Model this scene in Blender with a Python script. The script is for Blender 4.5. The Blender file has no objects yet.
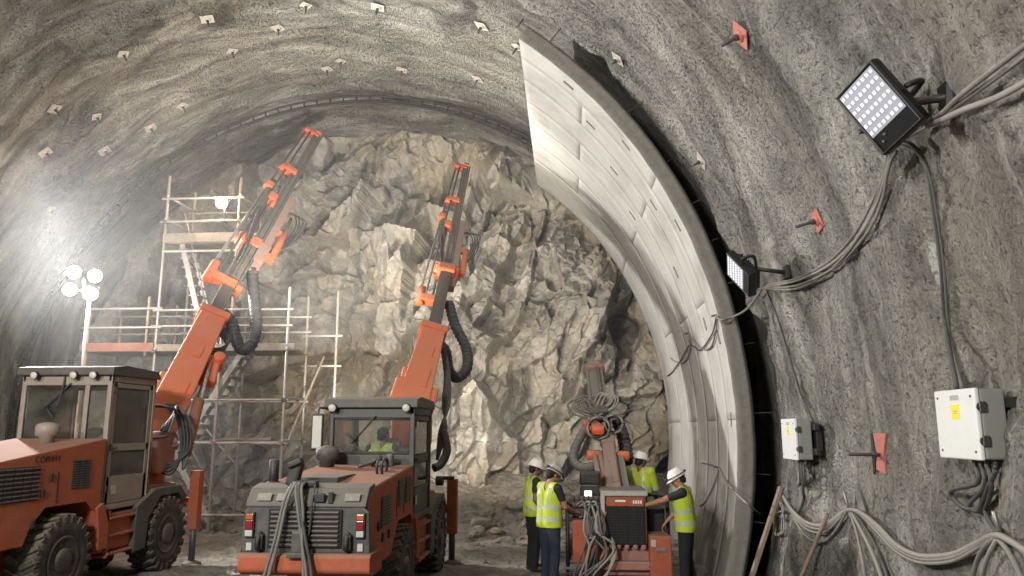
import bpy, bmesh, math, random
import numpy as np
from mathutils import Vector as V, Matrix as M, noise as mnoise
random.seed(7)
RNG = np.random.RandomState(11)
SC = bpy.context.scene
COL = SC.collection
PI = math.pi
# ------------------------------------------------------------------ camera
F = 760.0
PITCH, YAW, EYE = math.radians(10.4), math.radians(4.1), 2.3
cam_d = bpy.data.cameras.new('camera'); cam = bpy.data.objects.new('camera', cam_d); COL.objects.link(cam)
cam_d.sensor_width = 36; cam_d.lens = 36 * F / 1024
cam_d.clip_start = .05; cam_d.clip_end = 200
cam.location = (0, 0, EYE); cam.rotation_euler = (PI / 2 + PITCH, 0, YAW)
SC.camera = cam
CR = cam.rotation_euler.to_matrix()
def ray(px, py): return CR @ V(((px - 512) / F, (288 - py) / F, -1))
def P(px, py, y):                       # the point at distance y down the tunnel seen at a pixel of the survey
    r = ray(px, py); return V((0, 0, EYE)) + r * (y / r.y)
# ------------------------------------------------------------------ numpy noise
def _h(ix, iy, iz, s):
    n = (ix * 374761393 + iy * 668265263 + iz * 2147483647 + s * 1274126177) & 0xffffffff
    n = ((n ^ (n >> 13)) * 1274126177) & 0xffffffff
    n = ((n ^ (n >> 15)) * 2246822519) & 0xffffffff
    return ((n ^ (n >> 16)) & 0xffff) / 65535.0
def vnoise(x, y, z=0.0, s=0):
    x, y, z = np.broadcast_arrays(np.asarray(x, float), np.asarray(y, float), np.asarray(z, float))
    xi, yi, zi = np.floor(x), np.floor(y), np.floor(z)
    f = [a - b for a, b in ((x, xi), (y, yi), (z, zi))]
    f = [t * t * t * (t * (t * 6 - 15) + 10) for t in f]
    xi, yi, zi = xi.astype(np.int64), yi.astype(np.int64), zi.astype(np.int64)
    r = 0
    for a in (0, 1):
        for b in (0, 1):
            for c in (0, 1):
                w = (f[0] if a else 1 - f[0]) * (f[1] if b else 1 - f[1]) * (f[2] if c else 1 - f[2])
                r = r + w * _h(xi + a, yi + b, zi + c, s)
    return r * 2 - 1
def fbm(x, y, z=0.0, s=0, o=4, g=.5):
    r, a = 0, 1.0
    for k in range(o):
        r = r + a * vnoise(np.asarray(x) * 2 ** k, np.asarray(y) * 2 ** k, np.asarray(z) * 2 ** k, s + k * 17); a *= g
    return r
def facets(x, y, cell, amp, tilt, s, stretch=(1, 1), ang=0):
    """fractured rock: every voronoi cell is a tilted flat plate at its own depth"""
    ca, sa = math.cos(ang), math.sin(ang)
    u = (ca * x + sa * y) / (cell * stretch[0]); v = (-sa * x + ca * y) / (cell * stretch[1])
    ui, vi = np.floor(u).astype(np.int64), np.floor(v).astype(np.int64)
    best = np.full(u.shape, 1e9); out = np.zeros(u.shape)
    for a in (-1, 0, 1):
        for b in (-1, 0, 1):
            cu, cv = ui + a, vi + b
            px = cu + _h(cu, cv, 0, s); py = cv + _h(cu, cv, 1, s)
            d = (u - px) ** 2 + (v - py) ** 2
            h = amp * (_h(cu, cv, 2, s) * 2 - 1) + tilt * cell * ((_h(cu, cv, 3, s) * 2 - 1) * (u - px) + (_h(cu, cv, 4, s) * 2 - 1) * (v - py))
            m = d < best
            best = np.where(m, d, best); out = np.where(m, h, out)
    return out
# ------------------------------------------------------------------ materials
def srgb(c):
    if isinstance(c, str):
        c = [int(c[i:i + 2], 16) / 255 for i in (0, 2, 4)]
    return tuple(((x / 12.92) if x <= .04045 else ((x + .055) / 1.055) ** 2.4) for x in c) + (1,)
class NT:
    def __init__(s, name):
        s.m = bpy.data.materials.new(name); s.m.use_nodes = True
        s.t = s.m.node_tree; s.b = s.t.nodes['Principled BSDF']; s.o = s.t.nodes['Material Output']
    def n(s, typ, **kw):
        o = s.t.nodes.new(typ)
        for k, v in kw.items():
            if k in o.inputs: s.set(o.inputs[k], v)
            else: setattr(o, k, v)
        return o
    def set(s, i, v):
        if isinstance(v, bpy.types.NodeSocket): s.t.links.new(v, i)
        else: i.default_value = v
    def ramp(s, fac, stops):
        r = s.n('ShaderNodeValToRGB'); e = r.color_ramp.elements
        while len(e) < len(stops): e.new(.5)
        for k, (p, c) in zip(e, stops): k.position = p; k.color = c if len(c) == 4 else tuple(c) + (1,)
        s.set(r.inputs[0], fac); return r.outputs[0]
    def mix(s, fac, a, b, mode='MIX'):
        o = s.n('ShaderNodeMix', data_type='RGBA', blend_type=mode)
        s.set(o.inputs[0], fac); s.set(o.inputs[6], a); s.set(o.inputs[7], b); return o.outputs[2]
    def math(s, op, a, b=0.0):
        o = s.n('ShaderNodeMath', operation=op); s.set(o.inputs[0], a); s.set(o.inputs[1], b); return o.outputs[0]
    def coords(s, kind='Object', scale=(1, 1, 1), rot=(0, 0, 0)):
        c = s.n('ShaderNodeTexCoord'); m = s.n('ShaderNodeMapping'); m.inputs['Scale'].default_value = scale
        m.inputs['Rotation'].default_value = rot
        s.t.links.new(c.outputs[kind], m.inputs['Vector']); return m.outputs[0]
    def noise(s, vec, scale, detail=4, rough=.55, dist=0):
        o = s.n('ShaderNodeTexNoise', Vector=vec, Scale=scale, Detail=detail, Roughness=rough, Distortion=dist); return o.outputs[0]
    def voro(s, vec, scale, feature='F1'):
        o = s.n('ShaderNodeTexVoronoi', feature=feature, Vector=vec, Scale=scale); return o.outputs[0]
    def bump(s, h, strength, dist, prev=None):
        o = s.n('ShaderNodeBump', Height=h, Strength=strength, Distance=dist)
        if prev is not None: s.set(o.inputs['Normal'], prev)
        return o.outputs[0]
    def base(s, **kw):
        for k, v in kw.items(): s.set(s.b.inputs[k.replace('_', ' ')], v)
        return s.m
BW = lambda v: (v, v, v, 1)
def plain(name, col, rough=.6, metal=0, **kw):
    t = NT(name); t.base(Base_Color=srgb(col), Roughness=rough, Metallic=metal); t.base(**kw); return t.m
def worn(name, col, dust='8c8175', amount=.5, rough=.55, metal=0, scale=3.0, dark=None, spec=.4):
    """paint, plastic or steel under drill dust: patches of dust, scratches and grime with shapes of their own"""
    t = NT(name); c = t.coords('Object'); g = t.n('ShaderNodeNewGeometry')
    n1 = t.noise(c, scale, 6, .65, .4); n2 = t.noise(c, scale * 7, 4, .6)
    sx = t.n('ShaderNodeSeparateXYZ', Vector=g.outputs['Normal'])
    up = t.math('MULTIPLY', t.math('MAXIMUM', sx.outputs[2], 0.0), .75)
    f = t.math('ADD', t.math('MULTIPLY', n1, .75), t.math('MULTIPLY', n2, .35))
    f = t.math('ADD', f, up)
    fac = t.ramp(f, [(.50, BW(0)), (.85 , BW(amount)), (1.0, BW(min(1, amount * 1.5)))])
    col1 = t.mix(t.ramp(t.noise(c, scale * 2.2, 5, .7), [(.42, BW(0)), (.66, BW(.55))]), srgb(col), srgb(dark or col))
    colr = t.mix(fac, col1, srgb(dust))
    t.base(Base_Color=colr, Roughness=t.math('ADD', t.math('MULTIPLY', fac, .35), rough), Metallic=metal)
    t.b.inputs['Specular IOR Level'].default_value = spec
    t.base(Normal=t.bump(n2, .25, .004))
    return t.m
MAT = {}
MAT['orange'] = worn('orange_paint', 'a0543a', '8a7362', .45, .7, dark='844532', spec=.18)
MAT['boom_orange'] = worn('bright_orange_paint', 'd4582c', 'b08468', .38, .5, dark='bc4c2a')
MAT['pink'] = worn('faded_red_steel', '98685c', '8d8075', .5, .55, dark='84503f')
MAT['tube'] = worn('scaffold_tube', 'aaa59c', 'b5aca0', .4, .45, .35, 6, dark='8d8378')
MAT['rusty'] = worn('rusty_tube', '97806a', 'a5988a', .5, .6, .1, 6, dark='7a5a46')
MAT['deckwood'] = worn('scaffold_board', '8d8374', 'a89c8c', .5, .8, 0, 4, dark='6a5f52')
MAT['redboard'] = worn('red_toe_board', '905c4a', 'a08878', .5, .8, 0, 4, dark='744434')
MAT['cabgrey'] = worn('cab_paint', '85796a', '8e8476', .4, .5, dark='716657')
MAT['dkgrey'] = worn('dark_grey_paint', '3a3a36', '746c61', .5, .5, dark='37372f')
MAT['black'] = worn('black_paint', '1c1c1b', '5b544b', .4, .5)
MAT['rubber'] = worn('tyre_rubber', '2a2927', '6e6457', .75, .75, scale=5)
MAT['girder'] = worn('dark_girder_steel', '2b2927', '5f5a52', .3, .6, .2)  # one dark tone so the bars stand out from the wall
MAT['hose'] = worn('hose_rubber', '26272a', '66645f', .4, .5, scale=8)
MAT['hosegrey'] = worn('grey_hose', '58574f', '858077', .4, .5, scale=8)
MAT['steel'] = worn('bare_steel', '8c8a85', '8a8074', .35, .35, .7)
MAT['dsteel'] = worn('dark_steel', '4c4a47', '7a7066', .45, .45, .5)
MAT['chrome'] = plain('chrome_rod', 'c8c8c8', .18, 1)
MAT['plasticw'] = worn('lit_box_lid', 'd9d9d4', 'b9b4a8', .3, .4, scale=5)  # pale plastic, light falling on the lid put into its white
MAT['box_shade'] = worn('shaded_box_side', '85857f', '8a8478', .3, .5, scale=5)  # same box: the shade on its side mixed into the grey
MAT['cable'] = worn('grey_cable', '6d6a63', '9a958a', .5, .55, scale=9)
MAT['cabledark'] = worn('dark_cable', '3a3937', '6d6962', .4, .5, scale=9)
MAT['cablelight'] = worn('pale_cable', '85817a', '9f9a8f', .4, .55, scale=9)
MAT['wood'] = worn('weathered_timber', '8e7663', '8c8276', .5, .8, scale=4, dark='6b5442')
MAT['plate_red'] = worn('red_primer_plate', 'b4685a', 'a08f84', .45, .6, scale=12, dark='95493c')
MAT['plate'] = worn('grey_anchor_plate', 'b4aea2', 'c8c0b2', .5, .6, scale=12, dark='6c655c')
MAT['yellow'] = plain('yellow_sticker', 'f0d820', .5)
MAT['white'] = plain('white_label', 'dcdcd6', .5)
MAT['ink'] = plain('dark_ink', '2a2522', .6)
MAT['labelgrey'] = worn('scuffed_label', 'a8a49c', '77726a', .6, .6, scale=20)
MAT['redlens'] = plain('red_lens', '6e1a20', .25)
MAT['amberlens'] = plain('amber_lens', '9a5226', .25)
MAT['clearlens'] = plain('clear_lens', 'b8b4a8', .2)
MAT['black_gloss'] = plain('black_lamp_housing', '131414', .35)
MAT['void'] = plain('radiator_core', '121211', .8)
MAT['hivis'] = worn('hi_vis_yellow', 'adbb36', '9ca04c', .2, .75, scale=6, dark='a6ba26')
MAT['reflect'] = plain('reflective_tape', 'a4ab98', .35)
MAT['helmet'] = plain('white_helmet_shell', 'dedad2', .35)
MAT['helmet_grey'] = plain('grey_helmet_shell', 'aaa8a2', .35)
MAT['skin'] = plain('skin', '9a6c54', .55)
MAT['skin2'] = plain('darker_skin', '6e4a3a', .55)
MAT['shirt'] = plain('dark_shirt', '1e1f24', .85)
MAT['trousers'] = worn('navy_trousers', '262c3a', '5a5650', .3, .9, scale=5)
MAT['trousers_dark'] = worn('black_trousers', '1b1b1e', '4a4640', .2, .9, scale=5)
MAT['boot'] = worn('work_boot', '2a211b', '6a5f52', .5, .8, scale=9)
MAT['hair'] = plain('dark_hair', '14110f', .8)
MAT['eye'] = plain('eye', '1a1412', .3)
def emis(name, col, strength, base='ffffff'):
    t = NT(name); t.base(Base_Color=srgb(base), Emission_Color=srgb(col)); t.b.inputs['Emission Strength'].default_value = strength; return t.m
MAT['lamp_cool'] = emis('mast_lamp_glow', 'fff8ec', 135)
MAT['lamp_warm'] = emis('scaffold_lamp_glow', 'ffd9a8', 190)
MAT['led'] = emis('led_chip', 'fbfbff', .75, 'a0a0a8')
MAT['ledpanel'] = emis('led_board', 'e8eaf2', .22, '808088')
MAT['screen'] = emis('lit_screen', 'f4f2e6', 2.0)
MAT['worklamp'] = emis('work_lamp_lens', 'ffe2b8', 20)
def glass():
    t = NT('cab_glass'); t.t.nodes.remove(t.b)
    tr = t.n('ShaderNodeBsdfTransparent'); tr.inputs[0].default_value = (.90, .92, .90, 1)
    gl = t.n('ShaderNodeBsdfGlossy'); gl.inputs['Roughness'].default_value = .06; gl.inputs[0].default_value = (.9, .9, .9, 1)
    df = t.n('ShaderNodeBsdfDiffuse'); df.inputs[0].default_value = srgb('a9a497')
    fr = t.n('ShaderNodeFresnel'); fr.inputs[0].default_value = 1.5
    a = t.n('ShaderNodeMixShader'); t.set(a.inputs[0], fr.outputs[0]); t.set(a.inputs[1], tr.outputs[0]); t.set(a.inputs[2], gl.outputs[0])
    c = t.coords('Object'); dust = t.ramp(t.noise(c, 2.5, 5, .6), [(.35, BW(.015)), (.75, BW(.10))])
    b = t.n('ShaderNodeMixShader'); t.set(b.inputs[0], dust); t.set(b.inputs[1], a.outputs[0]); t.set(b.inputs[2], df.outputs[0])
    t.t.links.new(b.outputs[0], t.o.inputs['Surface']); return t.m
MAT['glass'] = glass()
def m_shotcrete():
    t = NT('sprayed_concrete'); uv = t.n('ShaderNodeUVMap').outputs[0]; c = t.coords('Object')
    def sc(v, s):
        m = t.n('ShaderNodeMapping', Vector=v); m.inputs['Scale'].default_value = s; return m.outputs[0]
    streak = t.noise(sc(uv, (.26, 1.25, 1)), 1.0, 7, .64, 1.5)
    streak2 = t.noise(sc(uv, (.5, 2.6, 1)), 1.0, 6, .62, 1.6)
    patch = t.noise(c, .5, 6, .62, .8); fine = t.noise(c, 15, 6, .70, 0); gran = t.voro(c, 21); grain = t.noise(c, 48, 4, .65); pop = t.noise(c, 30, 4, .6, .1)
    col = t.ramp(t.math('ADD', t.math('MULTIPLY', streak, .62), t.math('MULTIPLY', patch, .38)),
                 [(.37, srgb('5f5c56')), (.45, srgb('8c8880')), (.53, srgb('aeaaa0')), (.61, srgb('d6d1c6'))])
    tan = t.ramp(t.noise(c, .27, 3, .5), [(.52, BW(0)), (.68, BW(.45))])
    col = t.mix(tan, col, srgb('958a76'))
    col = t.mix(t.ramp(streak2, [(.56, BW(0)), (.65, BW(.8))]), col, srgb('c9c4b9'))
    col = t.mix(t.ramp(t.noise(c, .6, 5, .6, 1.0), [(.32, BW(.75)), (.43, BW(0))]), col, srgb('4a4742'))
    col = t.mix(t.ramp(pop, [(.30, BW(.5)), (.40, BW(0))]), col, srgb('45433e'))
    col = t.mix(t.ramp(grain, [(.55, BW(0)), (.72, BW(.4))]), col, srgb('bab5aa'))
    b = t.bump(fine, 1.0, .20); b = t.bump(t.ramp(gran, [(.0, BW(1)), (.6, BW(0))]), .9, .035, b); b = t.bump(t.ramp(pop, [(.30, BW(0)), (.52, BW(1))]), .9, .05, b); b = t.bump(grain, .8, .04, b)
    return t.base(Base_Color=col, Roughness=.9, Normal=b)
MAT['shotcrete'] = m_shotcrete()
def m_rock():
    t = NT('fractured_rock'); c = t.coords('Object')
    big = t.noise(c, .26, 4, .55, .6); mid = t.noise(c, 1.1, 6, .62, .8); fine = t.noise(c, 7, 6, .7)
    vein = t.noise(t.coords('Object', (1.5, 1, .5), (0, .5, 0)), 1.0, 5, .65, 1.8)
    col = t.ramp(t.math('ADD', t.math('MULTIPLY', mid, .65), t.math('MULTIPLY', fine, .35)),
                 [(.32, srgb('6b6862')), (.46, srgb('908c84')), (.58, srgb('a6a198')), (.72, srgb('bdb8ad'))])
    col = t.mix(t.ramp(big, [(.48, BW(0)), (.60, BW(.55))]), col, t.ramp(fine, [(.3, srgb('8c7e62')), (.7, srgb('b3a487'))]))
    col = t.mix(t.ramp(vein, [(.61, BW(0)), (.69, BW(.6))]), col, srgb('bda67c'))
    col = t.mix(t.ramp(vein, [(.30, BW(.55)), (.40, BW(0))]), col, srgb('55534e'))
    b = t.bump(mid, .4, .10); b = t.bump(fine, .55, .05, b)
    return t.base(Base_Color=col, Roughness=.85, Normal=b)
MAT['rock'] = m_rock()
def m_ground():
    t = NT('muck_floor'); c = t.coords('Object')
    n = t.noise(c, 2.0, 6, .7); f = t.noise(c, 14, 5, .7); v = t.voro(c, 9)
    col = t.ramp(n, [(.3, srgb('5c574f')), (.55, srgb('868076')), (.75, srgb('aaa498'))])
    col = t.mix(t.ramp(v, [(.1, BW(.5)), (.5, BW(0))]), col, srgb('8f8778'))
    b = t.bump(f, .8, .05); b = t.bump(v, .6, .05, b)
    return t.base(Base_Color=col, Roughness=.85, Normal=b)
MAT['ground'] = m_ground()
def m_stone():
    t = NT('broken_stone'); c = t.coords('Object'); n = t.noise(c, 5, 6, .7)
    oi = t.n('ShaderNodeObjectInfo').outputs['Random']
    a = t.ramp(n, [(.3, srgb('66625a')), (.7, srgb('a9a294'))]); b = t.ramp(n, [(.3, srgb('5e564a')), (.7, srgb('a0927b'))])
    return t.base(Base_Color=t.mix(oi, a, b), Roughness=.85, Normal=t.bump(n, .6, .03))
MAT['stone'] = m_stone()
def m_lining():
    t = NT('cast_concrete'); uv = t.n('ShaderNodeUVMap').outputs[0]; c = t.coords('Object')
    m = t.n('ShaderNodeMapping', Vector=uv); m.inputs['Scale'].default_value = (.35, 5, 1)
    strk = t.noise(m.outputs[0], 1.0, 5, .6, .6); blot = t.noise(c, 1.1, 6, .65, .5); fine = t.noise(c, 30, 4, .6)
    col = t.ramp(t.math('ADD', t.math('MULTIPLY', strk, .3), t.math('MULTIPLY', blot, .7)),
                 [(.30, srgb('8f8c85')), (.45, srgb('aeaba3')), (.6, srgb('bdbab2')), (.75, srgb('c9c6be'))])
    col = t.mix(t.ramp(t.noise(m.outputs[0], 2.3, 4, .6), [(.62, BW(0)), (.74, BW(.5))]), col, srgb('77726a'))
    # damp splash mark at the foot, with a ragged edge
    g = t.n('ShaderNodeSeparateXYZ', Vector=t.n('ShaderNodeNewGeometry').outputs['Position'])
    edge = t.math('ADD', g.outputs[2], t.math('MULTIPLY', t.noise(c, 1.7, 4, .6), -1.6))
    col = t.mix(t.ramp(t.math('ADD', edge, .5), [(.45, BW(.75)), (.72, BW(0))]), col, srgb('4d4740'))
    por = t.ramp(t.voro(c, 11), [(.02, BW(0)), (.07, BW(1))])
    return t.base(Base_Color=col, Roughness=.75, Normal=t.bump(por, .3, .01, t.bump(fine, .25, .01)))
MAT['lining'] = m_lining()
MAT['lining_face'] = worn('rough_joint_concrete', '77736a', '918b80', .5, .85, scale=5, dark='5b5750')
# ------------------------------------------------------------------ mesh builder
class MB:
    def __init__(s): s.b = bmesh.new(); s.mi = 0
    def _new(s, fn):
        n0 = len(s.b.faces); v0 = len(s.b.verts); fn(); s.b.faces.ensure_lookup_table(); s.b.verts.ensure_lookup_table()
        fs = s.b.faces[n0:]
        for f in fs: f.material_index = s.mi
        return s.b.verts[v0:], fs
    def raw(s, vs, fs, smooth=False):
        bv = [s.b.verts.new(v) for v in vs]; out = []
        for f in fs:
            try: g = s.b.faces.new([bv[i] for i in f])
            except ValueError: continue
            g.smooth = smooth; g.material_index = s.mi; out.append(g)
        return s
    def _bevel(s, verts, faces, w, seg=2):
        if w <= 0: return
        es = set(e for f in faces for e in f.edges)
        r = bmesh.ops.bevel(s.b, geom=list(es), offset=w, segments=seg, affect='EDGES', clamp_overlap=True, profile=.6)
        for f in r['faces']: f.material_index = s.mi
    def box(s, c, size, rot=None, bev=.015, seg=2, mat=None):
        m = M.Translation(V(c)) @ ((rot if rot is not None else M.Identity(3)).to_4x4()) @ M.Diagonal(V((size[0], size[1], size[2], 1)))
        if mat is not None: m = mat @ m
        vs = []
        for x, y, z in ((-1, -1, -1), (1, -1, -1), (1, 1, -1), (-1, 1, -1), (-1, -1, 1), (1, -1, 1), (1, 1, 1), (-1, 1, 1)):
            vs.append(m @ V((x * .5, y * .5, z * .5)))
        bv = [s.b.verts.new(v) for v in vs]; fs = []
        for f in ((3, 2, 1, 0), (4, 5, 6, 7), (0, 1, 5, 4), (1, 2, 6, 5), (2, 3, 7, 6), (3, 0, 4, 7)):
            g = s.b.faces.new([bv[i] for i in f]); g.material_index = s.mi; fs.append(g)
        s._bevel(bv, fs, min(bev, min(abs(k) for k in size) * .45), seg); return s
    def lohi(s, lo, hi, bev=.015, seg=2):
        lo, hi = V(lo), V(hi); return s.box((lo + hi) / 2, hi - lo, None, bev, seg)
    def prism(s, poly, axis, a, b, bev=.015, seg=2, mat=None):
        """closed outline pushed along an axis; poly in the two other coordinates (in order)"""
        def mk(p, h):
            q = {'x': (h, p[0], p[1]), 'y': (p[0], h, p[1]), 'z': (p[0], p[1], h)}[axis]
            return mat @ V(q) if mat is not None else V(q)
        n = len(poly); A = [s.b.verts.new(mk(p, a)) for p in poly]; B = [s.b.verts.new(mk(p, b)) for p in poly]
        fs = [s.b.faces.new(A), s.b.faces.new(B[::-1])]
        for i in range(n): fs.append(s.b.faces.new((A[i], B[i], B[(i + 1) % n], A[(i + 1) % n])))
        for f in fs: f.material_index = s.mi
        s._bevel(A + B, fs, bev, seg); return s
    def lathe(s, prof, p, axis, seg=24, smooth=True):
        """prof: (radius, height) pairs along axis from p"""
        q = V(axis).normalized().to_track_quat('Z', 'Y').to_matrix(); p = V(p); vs = []; fs = []
        for r, h in prof:
            for k in range(seg):
                a = 2 * PI * k / seg; vs.append(p + q @ V((r * math.cos(a), r * math.sin(a), h)))
        for i in range(len(prof) - 1):
            for k in range(seg):
                fs.append((i * seg + k, i * seg + (k + 1) % seg, (i + 1) * seg + (k + 1) % seg, (i + 1) * seg + k))
        fs.append(tuple(range(seg))[::-1]); fs.append(tuple(range((len(prof) - 1) * seg, len(prof) * seg)))
        return s.raw(vs, fs, smooth)
    def cyl(s, p0, p1, r, r1=None, seg=14, bev=.12):
        p0, p1 = V(p0), V(p1); r1 = r if r1 is None else r1; L = (p1 - p0).length; e = min(bev * r, L * .3)
        return s.lathe([(r - e, 0), (r, e), (r1, L - e), (r1 - e, L)], p0, p1 - p0, seg, True)
    def tube(s, pts, r, seg=8, res=6, closed=False, taper=None):
        pts = [V(p) for p in pts]
        if res > 1 and len(pts) > 2:
            q = []; n = len(pts)
            for i in range(n - 1):
                a, b, c, d = pts[max(i - 1, 0)], pts[i], pts[i + 1], pts[min(i + 2, n - 1)]
                for k in range(res):
                    t = k / res
                    q.append(.5 * ((2 * b) + (c - a) * t + (2 * a - 5 * b + 4 * c - d) * t * t + (3 * b - a - 3 * c + d) * t ** 3))
            pts = q + [pts[-1]]
        vs, fs = [], []; up = None; n = len(pts)
        for i, p in enumerate(pts):
            t = (pts[min(i + 1, n - 1)] - pts[max(i - 1, 0)]).normalized()
            if up is None: up = t.orthogonal().normalized()
            up = (up - t * up.dot(t)).normalized(); sd = t.cross(up)
            rr = r if not callable(r) else r(i / (n - 1))
            for k in range(seg):
                a = 2 * PI * k / seg; vs.append(p + (up * math.cos(a) + sd * math.sin(a)) * rr)
        for i in range(n - 1):
            for k in range(seg):
                fs.append((i * seg + k, i * seg + (k + 1) % seg, (i + 1) * seg + (k + 1) % seg, (i + 1) * seg + k))
        fs.append(tuple(range(seg))[::-1]); fs.append(tuple(range((n - 1) * seg, n * seg)))
        return s.raw(vs, fs, True)
    def sphere(s, c, r, u=16, v=10, mat=None):
        sc = r if hasattr(r, '__len__') else (r, r, r); m = M.Translation(V(c)) @ (mat.to_4x4() if mat is not None else M.Identity(4)) @ M.Diagonal(V((*sc, 1)))
        n0 = len(s.b.faces)
        bmesh.ops.create_uvsphere(s.b, u_segments=u, v_segments=v, radius=1, matrix=m); s.b.faces.ensure_lookup_table()
        for f in s.b.faces[n0:]: f.smooth = True; f.material_index = s.mi
        return s
    def build(s, name, mats, parent=None, uv=None):
        root = parent
        while root is not None and root.parent is not None: root = root.parent
        bmesh.ops.recalc_face_normals(s.b, faces=s.b.faces)
        if root is not None: bmesh.ops.translate(s.b, verts=s.b.verts, vec=-V(root.location))
        me = bpy.data.meshes.new(name); s.b.to_mesh(me); s.b.free()
        return link(name, me, mats, parent)
def link(name, me, mats, parent=None):
    for m in (mats if isinstance(mats, (list, tuple)) else [mats]): me.materials.append(MAT[m] if isinstance(m, str) else m)
    o = bpy.data.objects.new(name, me); COL.objects.link(o)
    if parent is not None: o.parent = parent
    return o
def tag(o, label=None, cat=None, group=None, kind=None):
    if label: o['label'] = label
    if cat: o['category'] = cat
    if group: o['group'] = group
    if kind: o['kind'] = kind
    return o
def thing(name, loc, label, cat, group=None):
    o = bpy.data.objects.new(name, None); COL.objects.link(o); o.location = loc; o.empty_display_size = .2
    return tag(o, label, cat, group)
def seated(o):
    """move a one-mesh thing's origin to the bottom of its geometry"""
    me = o.data; n = len(me.vertices); a = np.empty(n * 3); me.vertices.foreach_get('co', a); a = a.reshape(-1, 3)
    c = (a.min(0) + a.max(0)) / 2; c[2] = a[:, 2].min(); a -= c; me.vertices.foreach_set('co', a.ravel()); o.location = c; me.update(); return o
def grid_mesh(name, X, Y, Z, mats, uv=None, smooth=True, flip=False):
    r, c = X.shape; vs = np.stack([X, Y, Z], -1).reshape(-1, 3)
    i = np.arange(r * c).reshape(r, c); f = np.stack([i[:-1, :-1], i[:-1, 1:], i[1:, 1:], i[1:, :-1]], -1).reshape(-1, 4)
    if flip: f = f[:, ::-1]
    me = bpy.data.meshes.new(name); me.vertices.add(len(vs)); me.vertices.foreach_set('co', vs.ravel())
    me.loops.add(f.size); me.loops.foreach_set('vertex_index', f.ravel().astype(np.int32))
    me.polygons.add(len(f)); me.polygons.foreach_set('loop_start', np.arange(0, f.size, 4, dtype=np.int32))
    me.update(calc_edges=True)
    me.polygons.foreach_set('use_smooth', np.full(len(f), smooth))
    if uv is not None:
        l = me.uv_layers.new(name='UVMap'); u = np.stack(uv, -1).reshape(-1, 2)[f.ravel()]; l.data.foreach_set('uv', u.ravel())
    me.validate(); return link(name, me, mats)
# ------------------------------------------------------------------ the tunnel shell
XC, ZC, RL, RO = -5.48, 2.26, 8.0, 8.25            # lining axis and radii
YF, YB = 11.7, 19.5                                # lining front and back
YFACE = 21.6
def vault_r(th, y):
    th = np.asarray(th, float); y = np.asarray(y, float)
    u = th * 8.7
    right = 1 / (1 + np.exp((th - 1.3) * 8))                 # 1 on the right-hand side
    base = 8.41 * right + 8.92 * (1 - right)
    # soft drapes running round the arch
    d = .15 * fbm(u * .22 + .25 * y, y * .62 - .10 * u, 0, 3, 4) + .05 * vnoise(u * .5, y * 1.7, 0, 8)
    d = d * (1 - .45 * right) + (1 - right) * .12 * fbm(u * .35, y * .5, 0, 21, 3)
    d = d + right * .08 * np.sin(y * 2.4 + .5 * np.sin(u * .8) + 1.3 * vnoise(u * .3, y * .4, 0, 5))
    d = d + (.10 - .06 * right) * vnoise(u * .55 + .3 * y, y * 1.15 - .2 * u, 0, 33) + .035 * fbm(u * 1.5, y * 2.2, 0, 31, 4)
    # where the lining stands the sprayed coat has not been built up: a ragged edge, then deeper rock
    e = 11.48 + .14 * vnoise(u * .9, 0, 0, 44) + .10 * vnoise(u * 2.7, 0, 0, 45)
    step = right * np.clip((y - e) / .10, 0, 1)
    step = step * step * (3 - 2 * step)
    return base + np.clip(d, -.34, .32) * (1 - .8 * step) + .42 * step
def vault_part(name, t0, t1, nt, ylist, kind='structure'):
    th = np.linspace(t0, t1, nt); T, Y = np.meshgrid(th, ylist, indexing='ij'); R = vault_r(T, Y)
    R = R + .016 * fbm(T * 8.7 * 9, Y * 9, 0, 61, 2)
    o = grid_mesh(name, XC + R * np.cos(T), Y, ZC + R * np.sin(T), 'shotcrete', (T * 8.7, Y), True)
    return tag(o, kind=kind)
yr = np.concatenate([np.arange(-3, 4, .15), np.arange(4, 10.4, .035), np.arange(10.4, 12, .02), np.arange(12, 22.31, .15)])
yl = np.concatenate([np.arange(-3, 10, .25), np.arange(10, 22.31, .05)])
vault_part('wall_right', -.34, .98, 420, yr)
vault_part('ceiling', .98, 2.25, 330, np.unique(np.concatenate([np.arange(-3, 4, .15), np.arange(4, 22.31, .045)])))
vault_part('wall_left', 2.25, PI + .34, 300, yl)
def wall_hit(px, py, off=0.0):
    """where the sight line meets the sprayed wall, moved off the wall towards the tunnel axis"""
    r = ray(px, py); o = V((0, 0, EYE)); t = 3.0
    for _ in range(600):
        p = o + r * t; rad = math.hypot(p.x - XC, p.z - ZC)
        g = rad - float(vault_r(math.atan2(p.z - ZC, p.x - XC), p.y))
        if g > -.002: break
        t += max(.004, -g * .5)
    n = V((XC - p.x, 0, ZC - p.z)).normalized(); return p + n * off
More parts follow.
